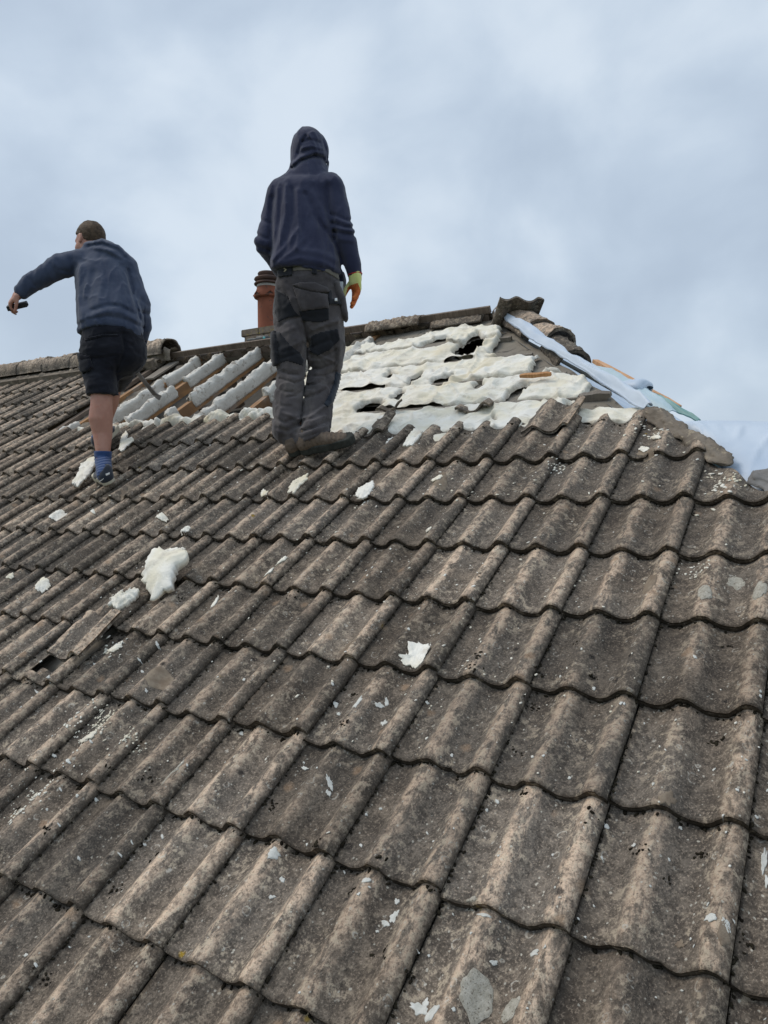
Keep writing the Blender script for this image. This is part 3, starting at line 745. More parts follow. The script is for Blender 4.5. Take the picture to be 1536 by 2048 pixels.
# curled roll end
c0, c1 = at(1222, 776, 3.86), at(1300, 776, 3.72); ax = c1 - c0; ax /= np.linalg.norm(ax); b = np.cross(ax, [0, 0, 1.]); b /= np.linalg.norm(b); cz = np.cross(b, ax)
n, k = 18, 30; V = []
for off in (0, -.003):
    for i in range(n):
        t = i / (n - 1); c = c0 + (c1 - c0) * t
        for j in range(k):
            a = -2.3 + 4.9 * j / (k - 1); r = .012 + .036 * t ** .7 + .006 * j / k + off + .0015 * math.sin(5 * a + 4 * t)
            r *= math.sqrt(max(.02, 1 - max(0, (t - .72) / .285) ** 2))
            V.append(c + r * (math.cos(a) * cz * 1.05 - math.sin(a) * b * 1.25) + ax * .012 * math.sin(a * 1.3) * t)
A = grid_faces(n, k); N2 = n * k
rim = [np.stack([i_[:-1], i_[1:], i_[1:] + N2, i_[:-1] + N2], -1) for i_ in (np.arange(k), (n - 1) * k + np.arange(k), np.arange(n) * k, np.arange(n) * k + k - 1)]
link('membrane_roll', mesh('membrane_roll', np.array(V), np.concatenate([A, A[:, ::-1] + N2] + rim), M_MEMB), None, 'short curled roll end of white membrane standing above the hip', 'membrane')
# big loose sheet over the hip end at the right
crest = [(1330, 862), (1366, 844), (1402, 840), (1450, 839), (1500, 840), (1560, 842), (1660, 850), (1800, 870)]
foot = [(1372, 872), (1392, 880), (1418, 905), (1448, 950), (1490, 985), (1530, 1015), (1640, 1090), (1790, 1190)]
cdep = [3.30, 3.28, 3.26, 3.22, 3.18, 3.15, 3.1, 3.0]
nu, nv = 70, 44; V = np.zeros((nu, nv, 3)); tt = np.linspace(0, 7, nu)
cx = np.array([at(x, y, d) for (x, y), d in zip(crest, cdep)])
fx = np.array([RP(*on_roof(x, y, -.03), -.03) + np.array([0, .06, .0]) for x, y in foot])
for i, t in enumerate(tt):
    i0 = min(int(t), 6); f_ = t - i0; a = cx[i0] * (1 - f_) + cx[i0 + 1] * f_; b = fx[i0] * (1 - f_) + fx[i0 + 1] * f_
    for j in range(nv):
        s_ = j / (nv - 1) * 2
        if s_ <= 1: p = b + (a - b) * s_ + np.array([0, 0, .05 * math.sin(math.pi * s_) * (1 - .5 * s_)])
        else: p = a + np.array([.25, .95, -.30 - .35 * (s_ - 1)]) * (s_ - 1) * 1.5
        V[i, j] = p
sv = np.linspace(0, 2, nv)[None, :]; tg = tt[:, None]
wr = .020 * fbm(p3(tg * 1.1 + sv * .8, sv * 1.3, 2.), 3, 3) * np.clip(sv * 1.2, 0, 1) + .012 * np.clip(1 - np.abs(fbm(p3(tg * .9 - sv * 1.2, sv * .7 + tg * .3, 8.), 2, 6)) * 5, 0, 1) * np.clip((1 - np.abs(sv - .7)), 0, 1)
V += (wr * np.where(np.abs(sv - 1) < .12, .25, 1))[..., None] * np.array([.35, -.5, .6])
V2 = np.concatenate([V.reshape(-1, 3), V.reshape(-1, 3) - np.array([0, 0, .004])]); A = grid_faces(nu, nv); N2 = nu * nv
rim = [np.stack([i_[:-1], i_[1:], i_[1:] + N2, i_[:-1] + N2], -1) for i_ in (np.arange(nv), (nu - 1) * nv + np.arange(nv), np.arange(nu) * nv, np.arange(nu) * nv + nv - 1)]
link('membrane_sheet', mesh('membrane_sheet', V2, np.concatenate([A[:, ::-1], A + N2] + rim), M_MEMB), None, 'large white-blue membrane sheet draped over the hip end at the right edge', 'membrane')
# battens lying on the hip and foam
def stick(name, p0, p1, up, hw, hh, mat, label, seed=0, n=8):
    p0, p1, up = (np.asarray(q, float) for q in (p0, p1, up)); ax = (p1 - p0) / np.linalg.norm(p1 - p0); up = up - ax * (up @ ax); up /= np.linalg.norm(up); sd_ = np.cross(ax, up)
    R_ = []
    for i in range(n):
        t = i / (n - 1); e = .75 if i in (0, n - 1) else 1
        for a, b in ((-1, -1), (1, -1), (1, 1), (-1, 1)):
            R_.append(p0 + (p1 - p0) * t + sd_ * a * hw * e * (1 + .12 * math.sin(7 * t + seed + a)) + up * b * hh * e * (1 + .15 * math.sin(11 * t + seed + b)))
    F = [(4 * i + k, 4 * i + (k + 1) % 4, 4 * i + 4 + (k + 1) % 4, 4 * i + 4 + k) for i in range(n - 1) for k in range(4)] + [(3, 2, 1, 0), (4 * n - 4, 4 * n - 3, 4 * n - 2, 4 * n - 1)]
    return link(name, mesh(name, R_, F, mat, False), None, label, 'batten')
M_NEWPINE = wood_material('new_pine_batten', (.60, .32, .16), (.70, .42, .24), (.5, .27, .13))
stick('timber_batten', at(1190, 722, 4.30), at(1356, 815, 3.60), HU, .022, .012, M_NEWPINE, 'long orange timber batten running down the far side of the hip', 2)
def roof3(px, py, h): a, b = on_roof(px, py, h); return RP(a, b, h)
stick('timber_offcut', roof3(1040, 752, .0), roof3(1102, 748, .0), NRM, .012, .010, M_PINE, 'short orange splintered batten piece lying on the foam near the hip', 4)
stick('timber_offcut', roof3(1158, 794, .0), roof3(1222, 788, .01), NRM, .016, .014, M_GREYWOOD, 'weathered grey-brown batten stub at the right edge of the foam', 6)

# ------------------------------------------------------------------ loose and broken tiles
def solid_tile(seed, th=.015, s0=0., s1=1., v0=0., v1=TLEN, rag=None, tilt=0.0):
    ns, nv_ = 40, 22; s, v = np.meshgrid(np.linspace(s0, s1, ns), np.linspace(v0, v1, nv_), indexing='ij')
    if rag:
        for side, am in rag.items():
            if side == 'head': v = v - (v - v0) / (v1 - v0) * am * (1 + fbm(p3(s * 9, 0 * s, seed), 3, seed))
            if side == 'nose': v = v + (v1 - v) / (v1 - v0) * am * (1 + fbm(p3(s * 9, 0 * s, seed + 3.), 3, seed))
            if side == 'left': s = s + (s1 - s) / (s1 - s0) * am / W * (1 + fbm(p3(v * 30, 0 * s, seed + 6.), 3, seed))
            if side == 'right': s = s - (s - s0) / (s1 - s0) * am / W * (1 + fbm(p3(v * 30, 0 * s, seed + 8.), 3, seed))
    u = s * W; h = prof(s) - tilt * v + .0015 * fbm(p3(u * 20, v * 15, seed), 3, seed)
    top = np.stack([u, v, h], -1); bot = top - np.array([0, 0, th]); A = grid_faces(ns, nv_); N2 = ns * nv_
    rim = [np.stack([i_[:-1], i_[1:], i_[1:] + N2, i_[:-1] + N2], -1) for i_ in (np.arange(nv_), (ns - 1) * nv_ + np.arange(nv_), np.arange(ns) * nv_, np.arange(ns) * nv_ + nv_ - 1)]
    V = np.concatenate([top.reshape(-1, 3), bot.reshape(-1, 3)]); cr_ = (prof(s) + .4 * AMP) / AMP
    return V, np.concatenate([A, A[:, ::-1] + N2] + rim), [np.concatenate([cr_.ravel(), 0 * cr_.ravel()]), np.concatenate([0 * cr_.ravel(), np.full(N2, .3)]), np.zeros(2 * N2)]
def put_tile(name, data, M, label, cat='roof tile', tone=.5, group=None):
    V, F, A = data; o = link(name, tile_mesh(V, F, A, tone), None, label, cat, group); o.matrix_world = M; return o
def frame(x, y, o):
    x = np.asarray(x, float); x = x / np.linalg.norm(x); y = np.asarray(y, float); y = y - x * (x @ y); y /= np.linalg.norm(y); z = np.cross(x, y)
    M = Matrix.Identity(4)
    for i in range(3): M[i][0] = x[i]; M[i][1] = y[i]; M[i][2] = z[i]; M[i][3] = o[i]
    return M
def roof_M(u, v, h, rz=0.0, rx=0.0, ry=0.0):
    return Matrix.Translation(Vector(RP(u, v, h))) @ ROOF_ROT @ Matrix.Rotation(rz, 4, 'Z') @ Matrix.Rotation(rx, 4, 'X') @ Matrix.Rotation(ry, 4, 'Y')
UPV = np.array([0, 0, 1.0])
put_tile('loose_roof_tile', solid_tile(3, th=.016), frame(RIGHT * 1 + FWD * .10 - UPV * .05, -UPV * .46 + FWD * .80 + RIGHT * .30, at(1000, 594, 4.96)),
         'loose tile tipped on edge on top of the hip apex, underside showing', tone=.2)
# cracked tile in the lower left: what is left of it, the slipped piece
c_, r_ = BROKEN; Mb = tile_matrix(c_, r_)
tv, tf, ta = TILES[5]
keepv = lambda x, y: (y < .165 + .02 * math.sin(x * 60)) or (x < .10 + .03 * math.sin(y * 40))
holed = [f for f in tf if all((tv[i][1] < .150 + .012 * math.sin(tv[i][0] * 55) and not (.115 < tv[i][0] < .235 and .05 < tv[i][1] + .2 * (tv[i][0] - .115) < .13)) or tv[i][0] < .085 + .02 * math.sin(tv[i][1] * 60) for i in f)]
o = link('cracked_roof_tile', tile_mesh(tv, holed, ta, .4), front); o.matrix_local = TM_INV @ Mb
o['label'] = 'cracked tile with a jagged hole and its upper half gone'
put_tile('tile_fragment', solid_tile(9, th=.016, s0=.30, s1=1.0, v0=.02, v1=.30, rag={'left': .02, 'head': .02, 'nose': .012}), roof_M((c_ - 1) * W + .010, r_ * G + .085, .012, .05, .02, -.03),
         'large broken tile fragment slipped out of its row beside a jagged hole', 'tile fragment', .7)
put_tile('tile_fragment', solid_tile(10, th=.012, s0=.35, s1=.62, v0=.0, v1=.09, rag={'left': .01, 'right': .01}), roof_M((c_ - 1) * W + .10, (r_ + 1) * G + .03, .012, .5, .1, .1),
         'small reddish tile chip below the white foam lumps at the left', 'tile fragment', .9)
# fragments among the foam
put_tile('tile_fragment', solid_tile(11, th=.014, s0=.12, s1=.95, v0=0, v1=.30, rag={'left': .015, 'head': .03}), roof_M(on_roof(1030, 862)[0] - .02, on_roof(1030, 862)[1] + .0, .008, -.05, .0),
         'broken tile still resting on the top course, its nose jutting over the row below', 'tile fragment', .3)
put_tile('tile_fragment', solid_tile(12, th=.014, s0=.30, s1=1.0, v0=0, v1=.12, rag={'left': .01, 'head': .03}), roof_M(*on_roof(872, 822), -.015, .12, -.25),
         'wavy grey tile shard embedded in the middle of the foam', 'tile fragment', .5)
put_tile('tile_fragment', solid_tile(13, th=.014, s0=.45, s1=.95, v0=0, v1=.07, rag={'right': .02, 'head': .02}), roof_M(*on_roof(716, 826), .0, .2, -.2),
         'small curved tile shard at the edge of the dark foam hole', 'tile fragment', .8)
put_tile('tile_fragment', solid_tile(14, th=.014, s0=.55, s1=1.0, v0=0, v1=.22, rag={'left': .02, 'head': .02}), roof_M(on_roof(700, 872)[0] - .10, on_roof(700, 872)[1], -.005, .1, .05),
         'tapering tile fragment at the foam edge just right of the brown boot', 'tile fragment', .15)

# ------------------------------------------------------------------ torn pieces of foam on the tiles
def foam_chunk(name, pts, thick, label, seed, lift=.0, tilt=(0, 0), mat=None, drape=False, rough=.35, group=None):
    q = np.array([on_roof(x, y, .02) for x, y in pts]); c = q.mean(0); rel = q - c
    soft = thick > .06; rough = .10 if soft else rough; thick = thick * (.55 if thick < .03 else .85)
    N = 60; # resample the outline
    L = np.concatenate([[0], np.cumsum(np.linalg.norm(np.diff(np.vstack([rel, rel[:1]]), axis=0), axis=1))])
    s = np.linspace(0, L[-1], N, endpoint=False); cl_ = np.vstack([rel, rel[:1]])
    ou = np.interp(s, L, cl_[:, 0]); ov = np.interp(s, L, cl_[:, 1])
    bu, bw = ou, ov
    for _ in range(8): bu = (np.roll(bu, 1) + bu + np.roll(bu, -1)) / 3; bw = (np.roll(bw, 1) + bw + np.roll(bw, -1)) / 3
    jag = 1 + .16 * fbm(p3(s * 60 / L[-1], 0 * s, seed), 3, seed) + .16 * vnoise(p3(s * 24 / L[-1], 0 * s, seed + .5), seed + 2); ou, ov = ou * jag, ov * jag
    size = np.hypot(rel[:, 0], rel[:, 1]).max()
    rest = crest_h(c[0], c[1], size * .7)
    rings = [0.0, .15, .3, .45, .6, .72, .84, .94, 1.0]
    rr_ = np.concatenate([[0.0]] + [np.full(N, r_) for r_ in rings[1:]]); X = np.concatenate([[0.0]] + [(bu * (1 - r_ ** 4) + ou * r_ ** 4) * r_ for r_ in rings[1:]]); Y = np.concatenate([[0.0]] + [(bw * (1 - r_ ** 4) + ov * r_ ** 4) * r_ for r_ in rings[1:]])
    fq = 3.2 if soft else 8.6; nz_ = fbm(p3(X * fq / max(size, .05) + seed, Y * fq / max(size, .05), seed * 1.3), 4, seed, .5)
    cr_ = np.maximum(0, 1 - np.abs(vnoise(p3(X / size * 2.3 + seed, Y / size * 2.3, 2.), seed)) * 4)
    tl_ = tilt[0] * X + tilt[1] * Y
    hh = thick * (1 - .45 * rr_ ** 3) * (1 + rough * 1.6 * nz_ + (.16 if soft else .3) * cr_) + tl_
    base = np.array([surf_h(c[0] + x, c[1] + y) * .75 + rest * .25 for x, y in zip(X, Y)]) if drape else rest
    top = np.stack([c[0] + X, c[1] + Y, base + lift + hh], -1); bot = np.stack([c[0] + X * .96, c[1] + Y * .96, base + lift + np.maximum(tl_ + .06 * thick * nz_, -.02) - .001], -1); F = []
    for i in range(N): F.append((0, 1 + i, 1 + (i + 1) % N))
    for k_ in range(len(rings) - 2):
        a = 1 + k_ * N; b = a + N
        for i in range(N): F.append((a + i, b + i, b + (i + 1) % N, a + (i + 1) % N))
    n0 = len(top); F2 = [tuple(n0 + j for j in f[::-1]) for f in F]; e = n0 - N
    F3 = [(e + i, n0 + e + i, n0 + e + (i + 1) % N, e + (i + 1) % N) for i in range(N)]
    P = np.concatenate([top, bot]); Wd = RP(P[:, 0], P[:, 1], P[:, 2]); org = RP(c[0], c[1], rest)
    o = link(name, mesh(name, Wd - org, F + F2 + F3, mat or M_FOAM), None, label, 'foam piece', group); o.location = Vector(org); return o
def blob(cx, cy, w, h, a=0.0, n=9, seed=0):
    r = random.Random(seed); out = []
    for i in range(n):
        t = 2 * math.pi * i / n; k = r.uniform(.75, 1.2); x, y = w / 2 * math.cos(t) * k, h / 2 * math.sin(t) * k
        out.append((cx + x * math.cos(a) - y * math.sin(a), cy + x * math.sin(a) + y * math.cos(a)))
    return out
CH = [
 ([(292, 1162), (312, 1128), (330, 1122), (352, 1130), (384, 1126), (382, 1142), (362, 1160), (352, 1180), (328, 1194), (303, 1203), (298, 1185)], .062, 'largest cream foam chunk with a torn edge, lying among the lower left tiles', .012, (.05, .30)),
 ([(304, 1128), (318, 1108), (345, 1103), (372, 1102), (362, 1116), (345, 1128), (322, 1124)], .022, 'thin foam flake tucked just above the largest foam chunk', .0, (0, .1)),
 ([(222, 1214), (236, 1196), (252, 1194), (262, 1198), (268, 1190), (282, 1188), (276, 1200), (258, 1212), (240, 1222)], .040, 'lumpy foam piece with a reddish edge just below left of the largest chunk', .0, (0, .1)),
 (blob(80, 1161, 34, 22, -.5, seed=3), .018, 'smooth oval foam piece near the left edge of the roof', .0, (0, .1)),
 (blob(16, 1147, 20, 10, -.4, seed=4), .014, 'sliver of foam at the far left edge, left of the smooth oval piece', .0, (0, 0)),
 (blob(113, 1025, 34, 15, -.3, seed=5), .014, 'small ragged foam piece below left of the navy shoe', .0, (0, 0)),
 (blob(318, 1029, 26, 13, .1, seed=6), .014, 'small foam piece on the open tiles below right of the navy shoe', .0, (0, 0)),
 (blob(371, 1058, 24, 11, -.4, seed=7), .013, 'thin leaf of foam halfway between the navy shoe and the largest chunk', .0, (0, 0)),
 (blob(527, 981, 22, 15, .5, seed=8), .016, 'small twisted foam scrap below the boots, left of a longer scrap', .0, (0, .1)),
 ([(578, 988), (584, 972), (598, 962), (618, 955), (620, 963), (602, 976), (590, 988)], .020, 'long ragged foam scrap below the brown boot', .0, (0, .1)),
 ([(712, 992), (716, 978), (728, 974), (746, 966), (748, 976), (738, 990), (724, 998)], .024, 'crumpled white foam lump at a tile nose right of the long ragged scrap', .0, (0, .1)),
 (blob(561, 1120, 30, 13, -.35, seed=9), .014, 'upper of two narrow foam slips in the centre left of the roof', .0, (0, 0)),
 (blob(538, 1143, 24, 14, -.6, seed=10), .013, 'lower of two narrow foam slips in the centre left of the roof', .0, (0, 0)),
 ([(414, 1206), (420, 1194), (428, 1190), (430, 1176), (434, 1186), (430, 1202), (422, 1210)], .016, 'upright slim foam piece right of the largest chunk', .0, (0, .1)),
 (blob(870, 950, 28, 13, .05, seed=12), .014, 'bright foam flake on the second row below the foam layer', .0, (0, .0)),
 (blob(854, 1049, 16, 11, -.2, seed=13), .012, 'tiny foam flake two rows below the bright flake', .0, (0, .0)),
 ([(795, 1303), (812, 1302), (816, 1278), (845, 1276), (861, 1280), (856, 1292), (838, 1320), (824, 1325), (806, 1318)], .016, 'flat white foam plate alone on a tile in the middle of the roof', .0, (0, .12)),
 ([(146, 970), (158, 948), (164, 930), (184, 920), (196, 914), (197, 922), (186, 944), (172, 960), (158, 976)], .030, 'long flat cream foam slab leaning by the navy shoe', .0, (0, .0)),
 ([(240, 904), (245, 878), (254, 866), (258, 872), (252, 884), (266, 878), (271, 884), (258, 896), (246, 906)], .024, 'forked white foam scrap on the tiles right of the bare calf', .0, (0, .0)),
 ([(806, 890), (816, 868), (826, 858), (846, 862), (836, 876), (822, 890)], .028, 'white foam lump spilling over the heads of the top course', .0, (0, .0)),
 ([(150, 1468), (165, 1458), (182, 1454), (192, 1462), (180, 1474), (160, 1480)], .012, 'pale flat scrap in a litter of crumbs at the lower left', .0, (0, .0)),
 (blob(1286, 886, 22, 12, .3, seed=15), .014, 'small foam crumb cluster on the top course near the hip mortar', .0, (0, .0)),
 (blob(1312, 868, 26, 10, .5, seed=16), .014, 'yellowish foam crumb against the hip mortar', .0, (0, .0)),
 ([(205, 1286), (232, 1282), (240, 1284), (232, 1292), (222, 1300), (212, 1296)], .012, 'thin white foam splinter over dark crumbs right of the broken tile', .0, (0, .0)),
 (blob(183, 1018, 10, 8, 0, seed=18), .010, 'tiny foam crumb straight below the navy shoe', .0, (0, 0)),
]
for i, (pts, th, lab, lift, tl) in enumerate(CH): foam_chunk('foam_piece', pts, th, lab, 100 + i, lift, tl, group='foam scraps on the tiles', drape=th < .02)

# crumbs: far too many to count
ico = bmesh.new(); bmesh.ops.create_icosphere(ico, subdivisions=1, radius=1); ico.verts.ensure_lookup_table()
IV = np.array([v.co[:] for v in ico.verts]); IF = np.array([[v.index for v in f.verts] for f in ico.faces]); ico.free()
def scatter(name, items, mat, parent=None, label=None, cat=None):
    Vs, Fs, n = [], [], 0
    for k, (u_, v_, h_, r_x, r_y, r_z) in enumerate(items):
        a = rnd.uniform(0, 6.28); q = IV * (1 + .35 * NPR.uniform(-1, 1, (len(IV), 1))) * np.array([r_x, r_y, r_z])
        x = q[:, 0] * math.cos(a) - q[:, 1] * math.sin(a); y = q[:, 0] * math.sin(a) + q[:, 1] * math.cos(a)
        Vs.append(RP(u_ + x, v_ + y, h_ + q[:, 2])); Fs.append(IF + n); n += len(IV)
    V = np.concatenate(Vs); V = V - (HOUSE_INV if parent is not None else 0)
    return link(name, mesh(name, V, np.concatenate(Fs), mat), parent, label, cat, None, 'stuff')
def crumb_cloud(n, px, py, sx, sy, size, seed):
    r = random.Random(seed); out = []
    for _ in range(n):
        u_, v_ = on_roof(px + r.gauss(0, sx), py + r.gauss(0, sy))
        if u_ > hip_u(v_) - .06: continue
        s_ = size * r.uniform(.4, 1.5)
        out.append((u_, v_, surf_h(u_, v_) + s_ * .3, s_ * r.uniform(.7, 2.2), s_, s_ * r.uniform(.3, .6)))
    return out
cl_ = []
for a in ((110, 175, 1455, 20, 14, .0038), (120, 225, 1290, 10, 8, .0045), (60, 200, 1425, 12, 14, .0035), (50, 265, 1480, 12, 8, .0032), (50, 60, 1580, 14, 10, .003), (40, 30, 1620, 12, 10, .003),
          (40, 240, 1185, 16, 6, .004), (30, 720, 1000, 18, 8, .004), (30, 1110, 930, 10, 6, .004), (40, 930, 1290, 80, 60, .003), (30, 1390, 1130, 16, 8, .003), (40, 1180, 1480, 200, 120, .0024),
          (50, 1300, 850, 30, 22, .005), (50, 1450, 960, 22, 20, .005), (25, 940, 980, 60, 14, .004), (60, 600, 1100, 250, 90, .0032), (90, 500, 1300, 260, 130, .003), (40, 250, 980, 90, 40, .0036),
          (60, 900, 1120, 240, 70, .003), (25, 180, 960, 14, 12, .005), (30, 110, 1545, 40, 30, .003), (60, 500, 940, 150, 30, .004), (40, 1070, 930, 150, 30, .0035)): cl_ += crumb_cloud(*a, seed=len(cl_))
scatter('foam_crumbs', cl_, M_FOAM, None, 'white crumbs of foam scattered over the tiles', 'crumbs')

# moss and grit under noses and along the side joints
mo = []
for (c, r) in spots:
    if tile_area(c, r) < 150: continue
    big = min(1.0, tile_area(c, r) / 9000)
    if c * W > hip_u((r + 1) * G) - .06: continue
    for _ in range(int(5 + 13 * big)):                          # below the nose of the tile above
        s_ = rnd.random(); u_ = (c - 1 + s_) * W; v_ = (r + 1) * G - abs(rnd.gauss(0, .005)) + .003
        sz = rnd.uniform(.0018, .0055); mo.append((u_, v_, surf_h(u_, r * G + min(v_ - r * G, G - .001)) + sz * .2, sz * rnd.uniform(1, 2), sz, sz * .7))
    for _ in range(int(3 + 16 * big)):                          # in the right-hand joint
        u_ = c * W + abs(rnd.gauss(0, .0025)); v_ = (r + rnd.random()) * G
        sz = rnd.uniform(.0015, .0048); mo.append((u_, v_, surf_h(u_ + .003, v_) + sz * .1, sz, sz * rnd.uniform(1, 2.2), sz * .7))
for _ in range(34):
    px, py = rnd.uniform(0, 1536), rnd.uniform(1150, 2040); u_, v_ = on_roof(px, py); k = rnd.uniform(.006, .013)
    for _ in range(rnd.randrange(4, 12)):
        uu_, vv_ = u_ + rnd.gauss(0, k), v_ + rnd.gauss(0, k); sz = rnd.uniform(.0015, .0045)
        mo.append((uu_, vv_, surf_h(uu_, vv_) + sz * .15, sz * 1.5, sz, sz * .6))
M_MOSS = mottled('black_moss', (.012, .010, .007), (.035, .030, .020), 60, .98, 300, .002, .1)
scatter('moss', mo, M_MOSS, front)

# crusts of white and grey lichen
M_LICW = mottled('white_lichen', (.55, .56, .52), (.72, .72, .68), 60, .95, 300, .002, .15)
M_LICG = mottled('grey_lichen', (.34, .32, .265), (.50, .475, .41), 70, .95, 300, .003, .15, (.16, .14, .112))
M_LICB = mottled('buff_lichen', (.20, .155, .115), (.30, .25, .19), 30, .95, 300, .002, .15)
def crusts(items, mat, name):
    mb = MB()
    for k, (px, py, w, h, a) in enumerate(items):
        N = 26; pts = []; th_ = np.arange(N) * 2 * np.pi / N; jj = 1 + (.85 if w * h < 900 else .38) * fbm(p3(np.cos(th_) * 2.0 + k * 3.1, np.sin(th_) * 2.0, float(k)), 3, k, .55)
        for i in range(N):
            t = 2 * math.pi * i / N; j = jj[i]
            x, y = w / 2 * math.cos(t) * j, h / 2 * math.sin(t) * j; pts.append((px + x * math.cos(a) - y * math.sin(a), py + x * math.sin(a) + y * math.cos(a)))
        q = np.array([on_roof(x, y) for x, y in pts]); c = q.mean(0); V = [RP(c[0], c[1], surf_h(*c) + .0019)]
        for rr_ in (.35, .7, .93, 1.0):
            for p in q:
                p_ = c + (p - c) * rr_; V.append(RP(p_[0], p_[1], surf_h(*p_) + (.0019 if rr_ < 1 else .0002)))
        F = [(0, 1 + i, 1 + (i + 1) % N) for i in range(N)] + [(1 + b * N + i, 1 + b * N + N + i, 1 + b * N + N + (i + 1) % N, 1 + b * N + (i + 1) % N) for b in range(3) for i in range(N)]
        mb.add(np.array(V) - HOUSE_INV, F)
    link(name, mb.me(name, mat), front, kind='stuff')
LW = [(832, 2008, 30, 22, .4), (862, 2024, 24, 44, .7), (846, 1996, 12, 18, 0), (780, 1818, 14, 28, .5), (764, 1832, 16, 14, 0), (786, 1786, 8, 12, 0), (1422, 1845, 22, 16, .3), (1454, 1860, 12, 28, -.4), (1528, 1700, 12, 50, .1),
      (1066, 1900, 24, 12, .5), (546, 1702, 18, 26, .6), (556, 1745, 8, 10, 0), (536, 1781, 16, 7, -.4), (656, 1556, 10, 24, -.3), (652, 1576, 8, 10, 0), (756, 1402, 14, 10, -.5), (764, 1437, 14, 12, 0), (768, 1392, 8, 14, 0),
      (968, 1828, 30, 8, .4), (1210, 1640, 10, 8, 0), (985, 1915, 14, 10, 0), (732, 1758, 18, 10, 0), (668, 1400, 9, 9, 0), (1532, 1745, 10, 24, 0), (715, 1408, 10, 30, .6), (602, 1522, 14, 6, .2)]
for _ in range(110):
    LW.append((rnd.uniform(0, 1536), rnd.uniform(1250, 2045), rnd.uniform(3, 8), rnd.uniform(3, 8), rnd.uniform(0, 3)))
crusts(LW, M_LICW, 'white_lichen')
LG = [(950, 1990, 52, 100, .15), (1018, 2012, 34, 62, .45), (345, 1545, 60, 24, -.6), (940, 1800, 30, 14, 0), (1410, 1190, 30, 34, 0), (1520, 1190, 26, 40, .3), (1470, 1150, 30, 26, 0)]
crusts(LG, M_LICG, 'grey_lichen')
LB = [(316, 1356, 44, 34, -.5), (255, 985, 40, 22, -.4), (1335, 1605, 30, 24, 0), (1358, 1880, 18, 16, 0), (880, 960, 30, 40, .4), (1300, 1170, 26, 46, .3), (1290, 900, 30, 18, .2), (700, 1290, 40, 20, -.5), (50, 1350, 30, 16, -.6), (1450, 1880, 26, 50, 0)]
crusts(LB, M_LICB, 'buff_lichen')

# cordless tool left on the ridge board by the chimney
tp = at(517, 679, 6.55); tl = empty('cordless_tool', Vector(tp), 'dark grey cordless tool with a teal mark lying on the ridge by the chimney', 'tool')
M_TOOL = mottled('dark_grey_plastic', (.07, .075, .075), (.11, .115, .115), 30, .5); M_TEAL = mottled('teal_plastic', (.10, .42, .42), (.14, .50, .50), 30, .4, bd=0)
S2 = 6.55 / FPX; dx = np.array([.97, .2, .03])
b_ = MB(); b_.tube([dx * S2 * -25, dx * S2 * -24, dx * S2 * -14, dx * S2 * -6, dx * S2 * -4], [.012, .018, .019, .015, .022], 12); link('handle', b_.me('handle', M_TOOL), tl)
b_ = MB(); b_.tube([dx * S2 * -5, dx * S2 * -3, dx * S2 * 10, dx * S2 * 20, dx * S2 * 26], [.016, .028, .030, .027, .014], 12); link('body', b_.me('body', M_TOOL), tl)
b_ = MB(); cc = dx * S2 * 14 - FWD * .028; b_.tube([cc, cc - FWD * .006], [.013, .011], 12); link('dial', b_.me('dial', M_TEAL), tl)
b_ = MB(); b_.tube([dx * S2 * 6, dx * S2 * 6 + np.array([0, 0, -.05])], [.010, .012], 10); link('battery', b_.me('battery', M_TOOL), tl)
# ------------------------------------------------------------------ people: surfaces grown from joints
B3 = np.array([[RIGHT[0], RIGHT[1], 0], [-RIGHT[1], RIGHT[0], 0], [0, 0, 1.0]])     # right, away, up
def J(px, py, d): return B3 @ (at(px, py, d) - CAM)
def Wd(P): return np.asarray(P) @ B3 + CAM
def JR(px, py, h):                              # point standing on the roof, h above the roof plane
    return B3 @ (roof3(px, py, h) - CAM)
NB = B3 @ NRM
def v3(*a): return np.array(a, float)
def unit(a): a = np.asarray(a, float); return a / np.linalg.norm(a)
def cone(p, a, b, ra, rb):
    ab = b - a; t = np.clip(((p - a) @ ab) / (ab @ ab), 0, 1); return np.linalg.norm(p - a - t[:, None] * ab, axis=1) - (ra + (rb - ra) * t)
def chain(p, pts, rads):
    d = None
    for i in range(len(pts) - 1):
        e = cone(p, np.asarray(pts[i], float), np.asarray(pts[i + 1], float), rads[i], rads[i + 1]); d = e if d is None else np.minimum(d, e)
    return d
def loft(p, st, side):                          # stations (centre, half width, half depth)
    side = unit(side); d = None
    for (a, ra, sa), (b, rb, sb) in zip(st[:-1], st[1:]):
        ab = b - a; L = np.linalg.norm(ab); ax = ab / L; sd_ = unit(side - ax * (side @ ax)); fr_ = np.cross(ax, sd_)
        q = p - a; tt_ = (q @ ax) / L; t = np.clip(tt_, 0, 1); rx, ry = ra + (rb - ra) * t, sa + (sb - sa) * t; mn = np.minimum(rx, ry)
        ex = (tt_ - t) * L
        e = (np.sqrt(((q @ sd_) / rx) ** 2 + ((q @ fr_) / ry) ** 2 + (ex / mn) ** 2) - 1) * mn
        d = e if d is None else np.minimum(d, e)
    return d
def ell(p, c, r, R=None):
    q = p - c
    if R is not None: q = q @ np.asarray(R).T
    r = np.asarray(r, float); k = np.linalg.norm(q / r, axis=1); return (k - 1) * r.min() * np.clip(k, .6, 1.5) ** .0
def smin(a, b, k): h_ = np.clip(.5 + .5 * (b - a) / k, 0, 1); return b + (a - b) * h_ - k * h_ * (1 - h_)
def smax(a, b, k): return -smin(-a, -b, k)
def pix(p):
    w = Wd(p); return px_of(w)[0]
